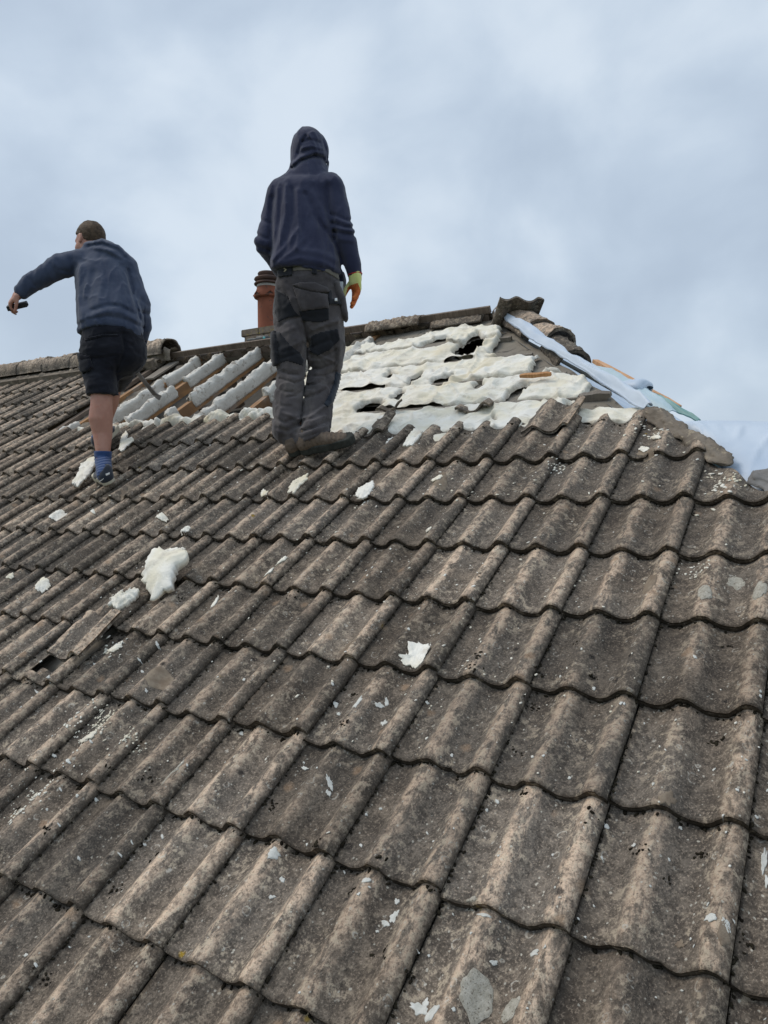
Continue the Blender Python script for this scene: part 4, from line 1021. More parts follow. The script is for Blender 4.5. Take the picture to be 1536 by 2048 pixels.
def folds(p, d, lines, near=None):              # soft ridges (amp > 0) and creases (amp < 0) drawn as lines
    idx = np.where(np.abs(d) < .035)[0]
    if len(idx) == 0: return d
    q = pix(p[idx]); dd = np.zeros(len(idx))
    for pts, w, amp in lines:
        m_ = np.full(len(idx), 1e9); pts = np.asarray(pts, float)
        for a, b in zip(pts[:-1], pts[1:]):
            ab = b - a; t = np.clip(((q - a) @ ab) / (ab @ ab), 0, 1); m_ = np.minimum(m_, np.linalg.norm(q - a - t[:, None] * ab, axis=1))
        dd += 1.4 * amp * np.exp(-(m_ / w) ** 2)
    if near is not None: dd *= near(p[idx])
    d = d.copy(); d[idx] -= dd; return d
def crinkle(p, d, a1, s1, a2, s2, seed):
    idx = np.where(np.abs(d) < .03)[0]; d = d.copy(); q = p[idx]
    d[idx] += a1 * fbm(q * s1, 2, seed) + a2 * fbm(q * np.array(s2, float), 2, seed + 6) - .9 * a2 * np.clip(1 - np.abs(fbm(q * np.array(s2, float) * 1.5 + 3.1, 2, seed + 11)) * 4.5, 0, 1); return d
def grow(f, lo, hi, res):                       # surface nets on a sparse grid
    lo = np.asarray(lo, float); n = np.ceil((np.asarray(hi) - lo) / res).astype(int) + 2
    st = 6; nc = (n + st - 1) // st
    ci = np.stack(np.meshgrid(*[np.arange(k) for k in nc], indexing='ij'), -1).reshape(-1, 3)
    dc = f(lo + (ci + .5) * st * res)
    act = ci[np.abs(dc) < st * res * 1.35]
    D = np.ones(n, np.float32); inside = ci[dc <= -st * res * 1.35]
    o = np.stack(np.meshgrid(*[np.arange(st)] * 3, indexing='ij'), -1).reshape(-1, 3)
    for c in inside: D[c[0] * st:c[0] * st + st, c[1] * st:c[1] * st + st, c[2] * st:c[2] * st + st] = -1
    fi = (act[:, None] * st + o[None]).reshape(-1, 3); fi = fi[(fi < n).all(1)]
    for k in range(0, len(fi), 400000):
        s_ = fi[k:k + 400000]; D[s_[:, 0], s_[:, 1], s_[:, 2]] = f(lo + s_ * res)
    S_ = D < 0
    cnt = np.zeros(n - 1, np.int8)
    sl = [(slice(a, n[0] - 1 + a), slice(b, n[1] - 1 + b), slice(c, n[2] - 1 + c)) for a in (0, 1) for b in (0, 1) for c in (0, 1)]
    for s_ in sl: cnt += S_[s_]
    cells = np.argwhere((cnt > 0) & (cnt < 8)); cid = np.full(n - 1, -1, np.int64); cid[tuple(cells.T)] = np.arange(len(cells))
    acc = np.zeros((len(cells), 3)); num = np.zeros(len(cells))
    co = [np.array([a, b, c]) for a in (0, 1) for b in (0, 1) for c in (0, 1)]
    for i in range(8):
        for j in range(i + 1, 8):
            if np.abs(co[i] - co[j]).sum() != 1: continue
            da = D[tuple((cells + co[i]).T)]; db = D[tuple((cells + co[j]).T)]; k = (da < 0) != (db < 0)
            t = np.where(k, da / np.where(k, da - db, 1), 0); acc += np.where(k[:, None], co[i] + t[:, None] * (co[j] - co[i]), 0); num += k
    V = lo + (cells + acc / num[:, None]) * res
    F = []
    for ax in range(3):
        o1, o2 = np.eye(3, dtype=int)[(ax + 1) % 3], np.eye(3, dtype=int)[(ax + 2) % 3]; e = np.eye(3, dtype=int)[ax]
        a = S_[tuple(slice(0, n[k] - 1) if k == ax else slice(1, n[k] - 1) for k in range(3))]; b = S_[tuple(slice(1, n[k]) if k == ax else slice(1, n[k] - 1) for k in range(3))]
        ch = np.argwhere(a != b); base = ch + (1 - e)
        q = np.stack([cid[tuple((base - x).T)] for x in (0 * o1, o1, o1 + o2, o2)], -1)
        fl = a[tuple(ch.T)]; q[~fl] = q[~fl][:, ::-1]; F.append(q)
    F = np.concatenate(F); F = F[(F >= 0).all(1)]
    return V, F
def relax(V, F, it=2, k=.5):
    e = np.concatenate([F[:, [0, 1]], F[:, [1, 2]], F[:, [2, 3]], F[:, [3, 0]]]); e = np.concatenate([e, e[:, ::-1]])
    c = np.bincount(e[:, 0], minlength=len(V))[:, None]
    for _ in range(it):
        s_ = np.stack([np.bincount(e[:, 0], V[e[:, 1], i], len(V)) for i in range(3)], -1); V = V + k * (s_ / np.maximum(c, 1) - V)
    return V
def skin_obj(name, f, lo, hi, res, mats, parent, org, it=2, region=None, label=None, cat=None):
    V, F = grow(f, lo, hi, res); V = relax(V, F, it, .42)
    me = mesh(name, Wd(V) - org, F, None)
    for m_ in (mats if isinstance(mats, (list, tuple)) else [mats]): me.materials.append(m_)
    if region is not None:
        mi = region(V[F].mean(1)).astype(np.int32); me.polygons.foreach_set('material_index', mi)
    o = link(name, me, parent, label, cat)
    if parent is None: o.location = Vector(org)
    return o, (Wd(V), F)
def bvh_of(*surf):
    Vs, Fs, n = [], [], 0
    for V, F in surf: Vs.append(V); Fs.append(F + n); n += len(V)
    return BVHTree.FromPolygons([tuple(v) for v in np.concatenate(Vs)], [tuple(int(i) for i in f) for f in np.concatenate(Fs)])
def patch(name, poly, tree, mat, parent, org, off=.003, step=1.6, depth=.004, puff=0.0, maxd=9):
    # a piece of cloth or webbing sewn onto a surface: lies along it, with its own thickness
    poly = np.asarray(poly, float); x0, y0 = poly.min(0) - step; x1, y1 = poly.max(0) + step
    xs, ys = np.arange(x0, x1 + step, step), np.arange(y0, y1 + step, step); X, Y = np.meshgrid(xs, ys, indexing='ij'); sdv = poly_sd(X, Y, poly)
    top = np.full(X.shape + (3,), np.nan); bot = top.copy()
    for i in range(len(xs)):
        for j in range(len(ys)):
            if sdv[i, j] < -step * .5: continue
            d_ = Vector(ray(X[i, j], Y[i, j])); h_, n_, _, dist = tree.ray_cast(Vector(CAM), d_.normalized(), maxd)
            if h_ is None: continue
            if n_.dot(d_) > 0: n_ = -n_
            e = sstep(-1, 4, sdv[i, j]); top[i, j] = h_ + n_ * (off + depth * .5 * e + puff * e); bot[i, j] = h_ - n_ * .003
    ok = ~np.isnan(top[..., 0]); n_ = len(ys); A = grid_faces(len(xs), n_); A = A[ok.ravel()[A].all(1)]
    if not len(A): return None
    T = top.reshape(-1, 3); z = T[A]; A = A[(np.linalg.norm(z[:, 0] - z[:, 2], axis=1) < .06) & (np.linalg.norm(z[:, 1] - z[:, 3], axis=1) < .06)]
    # border edges
    ed = {}
    for f in A:
        for a, b in zip(f, np.roll(f, -1)): ed[(a, b)] = 1
    rim = [(a, b) for (a, b) in ed if (b, a) not in ed]; N2 = len(T)
    F = np.concatenate([A, A[:, ::-1] + N2, np.array([(b, a, a + N2, b + N2) for a, b in rim])]); P = np.concatenate([T, bot.reshape(-1, 3)])
    used = np.unique(F); rm = np.full(len(P), -1); rm[used] = np.arange(len(used))
    return link(name, mesh(name, P[used] - org, rm[F], mat), parent)

def cloth(name, c1, c2, weave=900, bd=.0012, sheen=.25, rough=.9):
    t = NT(name); col = t.mix(t.ss(t.noise(7, 4, .6), .32, .68), c1, c2); n = t.noise(weave, 2, .6)
    hgt = t.math('ADD', t.math('MULTIPLY', n, .3), t.noise(60, 3, .6))
    m_ = t.done(col, rough, t.bump(hgt, bd), .15); t.b.inputs['Sheen Weight'].default_value = sheen; t.b.inputs['Sheen Roughness'].default_value = .5
    return m_
M_NAVY = cloth('navy_fleece', (.030, .034, .070), (.045, .050, .092))
M_NAVY2 = cloth('faded_navy_fleece', (.042, .056, .098), (.064, .080, .126))
def worn_cloth(name, c1, c2, dust):
    t = NT(name); col = t.mix(t.ss(t.noise(7, 4, .6), .32, .68), c1, c2); col = t.mix(t.ss(t.noise(5, 5, .7, .6), .52, .72, 0, .5), col, dust); col = t.mix(t.ss(t.noise(120, 2, .6), .68, .74, 0, .5), col, dust)
    m_ = t.done(col, .92, t.bump(t.math('ADD', t.math('MULTIPLY', t.noise(700, 2, .6), .3), t.noise(55, 4, .65)), .0022), .15); t.b.inputs['Sheen Weight'].default_value = .2; return m_
M_GREYT = worn_cloth('grey_work_cloth', (.060, .053, .056), (.100, .089, .091), (.150, .134, .124))
M_BLACKC = cloth('black_work_cloth', (.012, .013, .017), (.022, .023, .028))
M_KNEE = cloth('dark_navy_knee_cloth', (.022, .028, .040), (.034, .042, .056))
M_SHORTS = cloth('black_shorts_cloth', (.010, .011, .017), (.019, .020, .028), rough=.95, sheen=.15)
M_BELT = cloth('tan_webbing', (.16, .145, .12), (.22, .20, .17), 500)
M_SOCK = cloth('blue_knit', (.025, .055, .15), (.04, .08, .20), 400)
M_SKIN = mottled('skin', (.42, .205, .150), (.51, .275, .205), 11, .55, 160, .001, .35, (.46, .21, .15))
M_SKIN.node_tree.nodes['Principled BSDF'].inputs['Subsurface Weight'].default_value = .08
M_SKIN.node_tree.nodes['Principled BSDF'].inputs['Subsurface Radius'].default_value = (.01, .004, .002)
M_HAIR = mottled('short_brown_hair', (.050, .032, .019), (.115, .075, .046), 45, .7, 260, .004, .3)
M_BOOT = mottled('scuffed_brown_leather', (.105, .076, .055), (.175, .132, .098), 24, .75, 120, .002, .3, (.07, .055, .043))
M_SOLE = mottled('dark_rubber', (.030, .032, .028), (.056, .058, .050), 30, .85, 150, .002)
M_CREAM = mottled('cream_rubber', (.48, .44, .34), (.58, .54, .44), 30, .7, 150, .001)
M_SHOE = cloth('navy_shoe_mesh', (.030, .036, .050), (.048, .055, .072), 500)
M_WHITE = mottled('white_print', (.70, .70, .68), (.78, .78, .76), 20, .7, bd=0)
M_LIME = cloth('lime_knit_glove', (.60, .64, .20), (.70, .72, .32), 600)
M_ORANGE = mottled('orange_latex', (.50, .10, .02), (.62, .17, .04), 30, .6, 200, .002, .3, (.20, .07, .03))
M_STEEL = mottled('worn_steel', (.22, .225, .235), (.32, .325, .335), 30, .42, 200, .0006, .5, Metallic=.7)
M_PLAST = mottled('clear_plastic', (.50, .55, .58), (.60, .65, .68), 20, .3)
M_DKP = mottled('black_plastic', (.018, .018, .02), (.03, .03, .032), 40, .5)

def head_sdf(p, c, face, up, s=1.0):
    fr_ = unit(face); up = unit(np.asarray(up, float) - fr_ * (np.asarray(up, float) @ fr_)); sd_ = np.cross(fr_, up); R = np.stack([fr_, sd_, up])
    q = (p - c) @ R.T / s
    E = lambda cc, r: ell(q, np.array(cc, float), r)
    d = E((-.012, 0, .018), (.098, .077, .098)); d = smin(d, E((.026, 0, -.055), (.064, .056, .066)), .04)
    d = smin(d, E((.050, 0, -.092), (.030, .030, .022)), .03)                       # chin
    d = smin(d, E((.074, 0, .022), (.022, .050, .014)), .02)                        # brow
    d = smin(d, cone(q, v3(.085, 0, .004), v3(.108, 0, -.036), .009, .014), .014)   # nose
    for sg in (-1, 1):
        d = smax(d, -E((.098, sg * .032, -.002), (.018, .016, .011)), .012)         # eye sockets
        d = smin(d, E((.078, sg * .032, -.003), (.013, .013, .011)), .006)          # eyes
        d = smin(d, E((.060, sg * .044, -.034), (.026, .020, .020)), .03)           # cheeks
        d = smin(d, E((-.006, sg * .080, -.012), (.020, .009, .032)), .008); d = smax(d, -E((-.001, sg * .090, -.012), (.010, .006, .018)), .006)   # ears
    d = smin(d, E((.088, 0, -.062), (.012, .022, .007)), .01); d = smax(d, -E((.101, 0, -.066), (.010, .020, .0025)), .004)   # mouth
    return d * s
def hand_sdf(p, wrist, dirv, palm, s=1.0, curl=(.5, .6, .7, .75), thumb=.6, mirror=1, grow_=0.0, spread=.0):
    # dirv: from wrist to knuckles; palm: direction the palm faces; fingers curl towards the palm
    dv = unit(dirv); pn = unit(np.asarray(palm, float) - dv * (np.asarray(palm, float) @ dv)); sd_ = np.cross(dv, pn) * mirror
    c = wrist + dv * .050 * s
    R = np.stack([dv, sd_, pn]); d = ell(p, c, np.array([.055, .042, .018]) * s + grow_, R)
    d = smin(d, cone(p, wrist - dv * .03, wrist + dv * .02, .028 * s + grow_, .027 * s + grow_), .02)
    for i, L in enumerate((.072, .080, .075, .060)):
        b = wrist + dv * (.088 - .004 * abs(i - 1.3)) * s + sd_ * (.030 - .020 * i) * s; a1 = curl[i]; pts = [b - dv * .02 * s, b]; ang = 0; q = b
        for k, f_ in enumerate((.45, .32, .25)):
            ang += a1 * (1.0, 1.15, .7)[k]; q = q + (dv * math.cos(ang) + pn * math.sin(ang) + sd_ * spread * (1.5 - i)) * L * f_ * s; pts.append(q)
        d = smin(d, chain(p, pts, [r * s + grow_ for r in (.0098, .0098, .0092, .0082, .0070)]), .005)
    b = wrist + dv * .028 * s + sd_ * .030 * s; t1 = unit(dv * .62 + sd_ * .62 * (1 - thumb) + pn * .75 * thumb + sd_ * .18); p1 = b + t1 * .042 * s; t2 = unit(t1 + dv * .35 - sd_ * .25 * thumb); p2 = p1 + t2 * .032 * s
    d = smin(d, chain(p, [b - dv * .005, p1, p2, p2 + unit(t2 + dv * .4) * .020 * s], [r * s + grow_ for r in (.0150, .0115, .0102, .0085)]), .008)
    return d
def foot_frame(heel, toe):
    fw = unit(toe - heel); up = unit(NB - fw * (NB @ fw)); return fw, np.cross(up, fw), up
def sole_sdf(p, heel, toe, th=.026, s=1.0):
    fw, sd_, up = foot_frame(heel, toe); q = np.stack([(p - heel) @ fw, (p - heel) @ sd_, (p - heel) @ up], -1)
    P2 = q * np.array([1, 1, 0]); d2 = smin(cone(P2, v3(.04 * s, 0, 0), v3(.13 * s, 0, 0), .037 * s, .034 * s), cone(P2, v3(.13 * s, 0, 0), v3(.245 * s, .006, 0), .036 * s, .046 * s), .03)
    hh = np.abs(q[:, 2] - th / 2 - .02 * np.clip(q[:, 0] / s - .2, 0, 1) - .006 * np.clip(.03 - q[:, 0], 0, 1)) - th / 2
    return smax(d2, hh, .008)
def upper_sdf(p, heel, toe, ankle, s=1.0, high=.11, r=1.0):
    fw, sd_, up = foot_frame(heel, toe); P = lambda a, b, c: heel + fw * a * s + sd_ * b * s + up * c * s
    d = loft(p, [(P(.035, 0, .045), .036 * r, .036 * r), (P(.09, 0, .055), .037 * r, .045 * r), (P(.15, 0, .048), .042 * r, .038 * r), (P(.20, .004, .040), .045 * r, .030 * r), (P(.250, .006, .034), .038 * r, .022 * r)], sd_)
    d = smin(d, loft(p, [(P(.045, 0, .05), .037 * r, .038 * r), (P(.052, 0, .05) + v3(0, 0, (high - .05) * s), .038 * r, .044 * r)], sd_), .03)
    return smax(d, -((p - heel) @ up - .016), .006)

# ================================================================= hooded man
D1 = 4.14
hr, tr = JR(603, 906, .036), JR(700, 886, .036); tr = hr + unit(tr - hr) * .29
hl = JR(586, 914, .034); tl_ = hl + unit(B3 @ (RP(-.10, 1.0, 0) - RP(0, 0, 0))) * .28
fr_r, fr_l = foot_frame(hr, tr), foot_frame(hl, tl_)
ankR, ankL = hr + fr_r[0] * .055 + v3(0, 0, .10), hl + fr_l[0] * .055 + v3(0, 0, .10)
P1 = dict(pel=J(616, 592, 4.16), waist=J(612, 530, 4.16), chest=J(606, 425, 4.19), neck=J(617, 352, 4.22), head=J(622, 306, 4.27),
          lsh=J(556, 392, 4.20), lel=J(531, 486, 4.16), lwr=J(566, 545, 4.38), rsh=J(667, 376, 4.16), rel=J(690, 466, 4.13), rwr=J(710, 548, 4.17),
          lhip=J(585, 622, 4.15), lkn=J(586, 752, 4.12), rhip=J(650, 622, 4.14), rkn=J(650, 748, 4.21))
org1 = roof3(600, 900, .0)
TS = unit(v3(1, .14, 0))                         # across the shoulders
face1 = v3(.30, .94, -.14)
rhand_dir, rhand_palm = unit(v3(.10, -.02, -1)), v3(-.88, -.40, 0)
def body1(p):
    j = P1
    d = loft(p, [(j['pel'] + v3(0, 0, -.03), .150, .105), (j['waist'], .135, .095), (j['chest'], .150, .105), (j['neck'] + v3(0, 0, -.06), .115, .075)], TS)
    d = smin(d, chain(p, [j['neck'] + v3(0, 0, -.06), j['neck'] + v3(0, .01, .02), j['head'] + v3(0, 0, -.06)], [.07, .058, .055]), .03)
    d = smin(d, head_sdf(p, j['head'], face1, (0, 0, 1)), .012)
    for s_ in 'lr':
        d = smin(d, chain(p, [j[s_ + 'sh'], j[s_ + 'el'], j[s_ + 'wr']], [.050, .038, .027]), .03)
    d = smin(d, hand_sdf(p, j['rwr'], rhand_dir, rhand_palm, 1.05, curl=(.16, .22, .28, .34), thumb=.85, mirror=1), .01); d = smin(d, hand_sdf(p, j['lwr'], unit(v3(.25, .8, -.5)), v3(.7, -.1, -.3), .95), .01)
    d = smin(d, chain(p, [j['lhip'], j['lkn'], ankL], [.070, .042, .030]), .04); d = smin(d, chain(p, [j['rhip'], j['rkn'], ankR], [.070, .042, .030]), .04)
    for h_, t_, a_ in ((hr, tr, ankR), (hl, tl_, ankL)):
        f_ = foot_frame(h_, t_); d = smin(d, loft(p, [(h_ + f_[0] * .045 + f_[2] * .055, .028, .028), (h_ + f_[0] * .20 + f_[2] * .045, .034, .016)], f_[1]), .03)
    return d
lo1, hi1 = J(495, 925, 4.0) + v3(0, -.35, 0), J(735, 255, 4.3) + v3(0, .55, .02)
man, _ = skin_obj('person', body1, lo1, hi1, .008, [M_SKIN], None, org1, label='person in a dark navy hoodie with hood up, grey work trousers and lime glove', cat='person')
FOLD_H = [([(595, 380), (598, 440), (598, 470), (592, 495)], 4.5, .0075), ([(572, 372), (571, 427), (560, 480), (547, 520)], 5, .0085), ([(556, 378), (552, 438), (545, 500)], 5, .007),
          ([(610, 388), (636, 442), (666, 480)], 6, -.008), ([(547, 520), (577, 484), (594, 458)], 4.5, .0065), ([(556, 524), (590, 500), (608, 478)], 4.5, .006), ([(584, 378), (584, 440), (574, 490)], 5, -.006),
          ([(655, 372), (656, 420)], 6, -.007), ([(545, 395), (540, 440), (543, 500)], 5, -.009), ([(625, 385), (645, 420), (650, 450)], 6, .005),
          ([(662, 428), (690, 440), (708, 444)], 3.6, -.0075), ([(664, 446), (690, 455), (711, 456)], 3.6, -.0075), ([(666, 462), (690, 468), (713, 470)], 3.6, -.007), ([(672, 436), (700, 448)], 4, .006), ([(674, 455), (706, 462)], 4, .006), ([(680, 478), (706, 482)], 4, .005),
          ([(512, 470), (535, 478)], 4, -.006), ([(508, 492), (538, 500)], 4, -.006), ([(520, 440), (540, 446)], 4, -.005),
          ([(585, 336), (600, 322), (628, 312), (646, 316), (652, 328)], 3.5, -.011), ([(587, 328), (604, 314), (630, 304), (650, 308)], 4, .006), ([(604, 284), (620, 279), (640, 285)], 3, -.007), ([(596, 306), (603, 286), (612, 272)], 3, -.006), ([(616, 268), (628, 285), (634, 305)], 2.4, .005), ([(606, 296), (622, 292), (645, 298)], 3, .006), ([(645, 280), (652, 300), (655, 320)], 3, -.006), ([(590, 318), (600, 306), (618, 300)], 3, -.005),
          ([(548, 530), (600, 516), (650, 526), (680, 545)], 5, .006), ([(600, 500), (640, 505), (672, 520)], 6, .004), ([(560, 540), (612, 530), (660, 540), (684, 560)], 2.5, -.005), ([(640, 400), (640, 450), (655, 500)], 7, -.004)]
def hood1(p):
    j = P1
    d = loft(p, [(J(612, 548, 4.15), .178, .138), (J(612, 530, 4.15), .188, .150), (J(611, 500, 4.16), .180, .142), (J(609, 440, 4.18), .174, .130), (J(608, 395, 4.20), .176, .118), (J(613, 368, 4.21), .125, .088)], TS)
    d = smax(d, (p[:, 2] - 10), .01)
    d = smin(d, loft(p, [(J(566, 384, 4.20), .066, .066), (J(662, 372, 4.17), .068, .066)], v3(0, 1, 0)), .05)
    d = smin(d, chain(p, [J(561, 392, 4.20), j['lel'], j['lwr']], [.070, .060, .046]), .035)
    d = smin(d, chain(p, [J(663, 380, 4.16), j['rel'], J(706, 530, 4.16), J(710, 549, 4.17)], [.072, .056, .044, .037]), .030)
    hd = ell(p, J(620, 304, 4.26), (.104, .128, .112)); hd = smin(hd, ell(p, J(616, 281, 4.25), (.062, .085, .060)), .04)
    hd = smin(hd, loft(p, [(J(620, 330, 4.25), .103, .105), (J(618, 352, 4.22), .112, .095)], TS), .03)
    op = ell(p, J(620, 306, 4.27) + unit(face1) * .115, (.080, .095, .100)); hd = smax(hd, -op, .015)          # the opening for the face
    d = smin(d, hd, .028)
    hemz = J(612, 549, 4.15)[2] - .10 * (p[:, 0] - J(612, 549, 4.15)[0]); body = np.abs(p[:, 0] - J(612, 0, 4.15)[0]) < .205
    d = np.where(body & (p[:, 1] < j['lwr'][1] - .02), smax(d, hemz - p[:, 2], .012), d)
    d = smin(d, ell(p, J(681, 562, 4.24), (.030, .06, .045)), .03)
    d = folds(p, d, FOLD_H)
    return crinkle(p, d, .0022, 16, .005, (14, 9, 4), 3)
hoodie, S_H1 = skin_obj('hoodie', hood1, J(498, 590, 4.0) + v3(0, -.2, 0), J(732, 258, 4.3) + v3(0, .35, .02), .0062, [M_NAVY], man, org1)
FOLD_T = [([(557, 738), (575, 748), (598, 750)], 2.6, -.007), ([(560, 757), (590, 766), (608, 760)], 2.2, -.007), ([(552, 775), (566, 783), (585, 784)], 2.6, -.006), ([(575, 795), (590, 792), (604, 782)], 2.4, -.006), ([(548, 800), (562, 812), (582, 812)], 3, -.006),
          ([(548, 836), (570, 846), (586, 838)], 3.5, -.008), ([(566, 826), (590, 834), (600, 828)], 3, .006), ([(554, 856), (575, 862), (592, 852)], 3.5, -.007), ([(560, 818), (556, 834), (560, 850)], 4, .006), ([(585, 850), (592, 866)], 3, -.005), ([(562, 872), (590, 876)], 4, -.004),
          ([(622, 736), (640, 738), (668, 728)], 2.4, -.007), ([(628, 752), (650, 752), (670, 742)], 2.6, -.007), ([(616, 770), (634, 768), (652, 756)], 2.6, -.006), ([(610, 796), (636, 788), (664, 768)], 3.5, -.008), ([(640, 780), (660, 772)], 3, .005),
          ([(598, 838), (622, 832), (650, 812)], 3.5, .009), ([(597, 852), (612, 836), (618, 822)], 3.5, -.007), ([(604, 862), (626, 856), (656, 842)], 3.5, -.008), ([(604, 876), (640, 864), (660, 858)], 2.6, -.004), ([(628, 822), (655, 802)], 3.5, -.007), ([(625, 842), (650, 832)], 3, .005),
          ([(614, 688), (612, 740), (606, 800), (601, 850)], 3.2, -.012), ([(608, 645), (616, 690)], 4, -.014), ([(572, 590), (590, 640), (607, 690)], 4, -.005), ([(556, 655), (575, 640), (600, 634)], 3, -.006), ([(560, 668), (590, 655)], 4, .004),
          ([(560, 700), (590, 690), (606, 680)], 4, .005), ([(565, 716), (600, 706)], 3, -.006), ([(590, 700), (606, 715)], 3, -.005), ([(625, 660), (650, 650), (680, 640)], 4, .005), ([(630, 692), (660, 680)], 3.5, -.005), ([(640, 718), (672, 700)], 3, -.006), ([(676, 640), (680, 690), (676, 730)], 4, .006),
          ([(620, 700), (640, 712), (665, 722)], 3, .006), ([(575, 565), (600, 600)], 4, -.004), ([(560, 580), (575, 600)], 4, -.005), ([(655, 655), (668, 690), (672, 720)], 4, -.005)]
def trous1(p):
    j = P1
    d = loft(p, [(J(616, 545, 4.16), .160, .118), (J(617, 575, 4.16), .178, .135), (J(618, 612, 4.16), .186, .142), (J(617, 640, 4.17), .170, .125)], TS)
    aL = hl + fr_l[0] * .045 + v3(0, 0, .075); aR = hr + fr_r[0] * .060 + v3(0, 0, .085)
    l = loft(p, [(J(584, 625, 4.17), .098, .115), (J(583, 690, 4.13), .098, .108), (j['lkn'], .080, .088), (J(579, 810, 4.09), .084, .086), (J(576, 858, 4.07), .084, .086), (aL, .068, .074)], TS)
    r = loft(p, [(J(650, 625, 4.16), .100, .118), (J(656, 690, 4.17), .096, .108), (j['rkn'], .084, .096), (J(634, 805, 4.14), .086, .092), (J(630, 850, 4.08), .084, .090), (aR, .076, .090)], TS)
    d = smin(d, l, .035); d = smin(d, r, .035); k = np.minimum(l, r); d = np.where(p[:, 2] < J(0, 700, 4.17)[2], np.minimum(d, k), d)
    top = J(616, 546, 4.16)[2] - .06 * (p[:, 0] - J(616, 546, 4.16)[0]); d = smax(d, p[:, 2] - top - .03, .01)
    d = folds(p, d, FOLD_T)
    return crinkle(p, d, .003, 17, .006, (10, 10, 8), 31)
trousers, S_T1 = skin_obj('trousers', trous1, J(520, 925, 4.0) + v3(0, -.25, 0), J(715, 530, 4.3) + v3(0, .2, .02), .0060, [M_GREYT], man, org1)
for h_, t_, a_ in ((hr, tr, ankR), (hl, tl_, ankL)):
    bl = np.minimum(h_, t_) - .12; bh = np.maximum(h_, t_) + v3(.12, .12, .24)
    bt, S_B = skin_obj('boot', lambda p, h_=h_, t_=t_, a_=a_: upper_sdf(p, h_, t_, a_, high=.105, r=1.06) + .0015 * fbm(p * 30, 2, 4) - .0025 * np.cos(((p - h_) @ foot_frame(h_, t_)[0]) * 260) * (((p - h_) @ foot_frame(h_, t_)[2]) > .05), bl, bh, .0052, [M_BOOT], man, org1, 1)
    so_, _ = skin_obj('sole', lambda p, h_=h_, t_=t_: sole_sdf(p, h_, t_, .036, 1.04) - .005 + .0012 * np.cos(((p - h_) @ foot_frame(h_, t_)[0]) * 420), bl, bh, .0045, [M_SOLE], bt, org1, 1)
for k in range(5):                              # laces across the instep
    a0 = .098 + .016 * k; hgt_ = .098 - .006 * k; pts = [hr + fr_r[0] * (a0 + .006 * math.sin(k)) + fr_r[1] * b_ + fr_r[2] * (hgt_ - 14 * b_ * b_) for b_ in (-.028, -.014, 0, .014, .028)]
    b_ = MB(); b_.tube(Wd(np.array(pts)) - org1, .0028, 6); link('lace', b_.me('lace', M_BELT), man)
# glove on the right hand, red cuff edge
GP = np.array([(702, 570), (716, 566), (721, 580), (723, 600), (717, 612), (700, 622), (690, 600), (695, 575)], float)
gl, S_G = skin_obj('glove', lambda p: smin(hand_sdf(p, P1['rwr'], rhand_dir, rhand_palm, 1.12, curl=(.16, .22, .28, .34), thumb=.85, mirror=1, grow_=.0030), cone(p, P1['rwr'] + v3(-.001, 0, -.005), P1['rwr'] + v3(0, 0, -.045), .036, .033) + .0012 * np.cos(p[:, 2] * 700), .008),
                   P1['rwr'] + v3(-.14, -.14, -.26), P1['rwr'] + v3(.14, .14, .06), .0036, [M_LIME, M_ORANGE], man, org1, 1, region=lambda c: (poly_sd(*pix(c).T, GP) > 0))
M_RED = mottled('red_trim', (.45, .02, .02), (.5, .04, .03), 20, .7, bd=0)
b_ = MB(); w_ = P1['rwr']; ringp = [w_ + v3(.0375 * math.cos(a), .0375 * math.sin(a), -.004 + .006 * math.cos(a)) for a in np.linspace(0, 2 * math.pi, 25)]
b_.tube(Wd(np.array(ringp)) - org1, .004, 8, False); link('cuff_trim', b_.me('cuff_trim', M_RED), man)
# belt, label, loops, pockets, contrast panels, holster
T1 = bvh_of(S_T1)
trp = trousers
patch('belt', [(558, 536), (600, 528), (650, 532), (682, 552), (681, 562), (650, 543), (600, 540), (558, 548)], T1, M_BELT, trp, org1, .004, 1.4, .004)
pt = patch('label_patch', [(557, 541), (587, 533), (584, 552), (558, 555)], T1, M_BLACKC, trp, org1, .010, 1.2, .003)
M_TICK = mottled('tan_print', (.40, .34, .22), (.46, .40, .27), 30, .7, bd=0)
patch('label_mark', [(569, 538.5), (571.5, 537.5), (576.5, 541), (571.5, 546), (570, 545), (573.5, 541.5)], T1, M_TICK, trp, org1, .0148, .8, .001)
patch('belt_loop', [(624, 529), (633, 530), (633, 550), (624, 548)], T1, M_BLACKC, trp, org1, .010, 1.2, .003)
patch('pocket', [(588, 575), (655, 590), (657, 616), (604, 622), (594, 600)], T1, M_GREYT, trp, org1, .006, 1.6, .004, .003)
patch('pocket_flap', [(586, 571), (604, 566), (630, 566), (655, 578), (656, 586), (630, 585), (605, 579)], T1, M_GREYT, trp, org1, .012, 1.4, .005, .003)
patch('black_panel', [(545, 582), (552, 579), (575, 592), (588, 620), (600, 632), (575, 636), (556, 645), (548, 625)], T1, M_BLACKC, trp, org1, .0015, 1.8, .003)
patch('black_panel', [(598, 622), (657, 617), (658, 640), (640, 645), (604, 641)], T1, M_BLACKC, trp, org1, .003, 1.8, .003)
patch('black_panel', [(548, 662), (560, 665), (580, 690), (600, 705), (608, 720), (606, 732), (575, 722), (556, 728), (549, 715)], T1, M_BLACKC, trp, org1, .0015, 2.0, .003)
patch('black_panel', [(622, 672), (640, 665), (675, 658), (680, 680), (660, 700), (635, 712), (620, 705)], T1, M_BLACKC, trp, org1, .0015, 2.0, .003)
patch('thigh_pocket', [(544, 665), (552, 662), (556, 690), (560, 728), (550, 735), (544, 715)], T1, M_BLACKC, trp, org1, .012, 1.6, .006, .008)
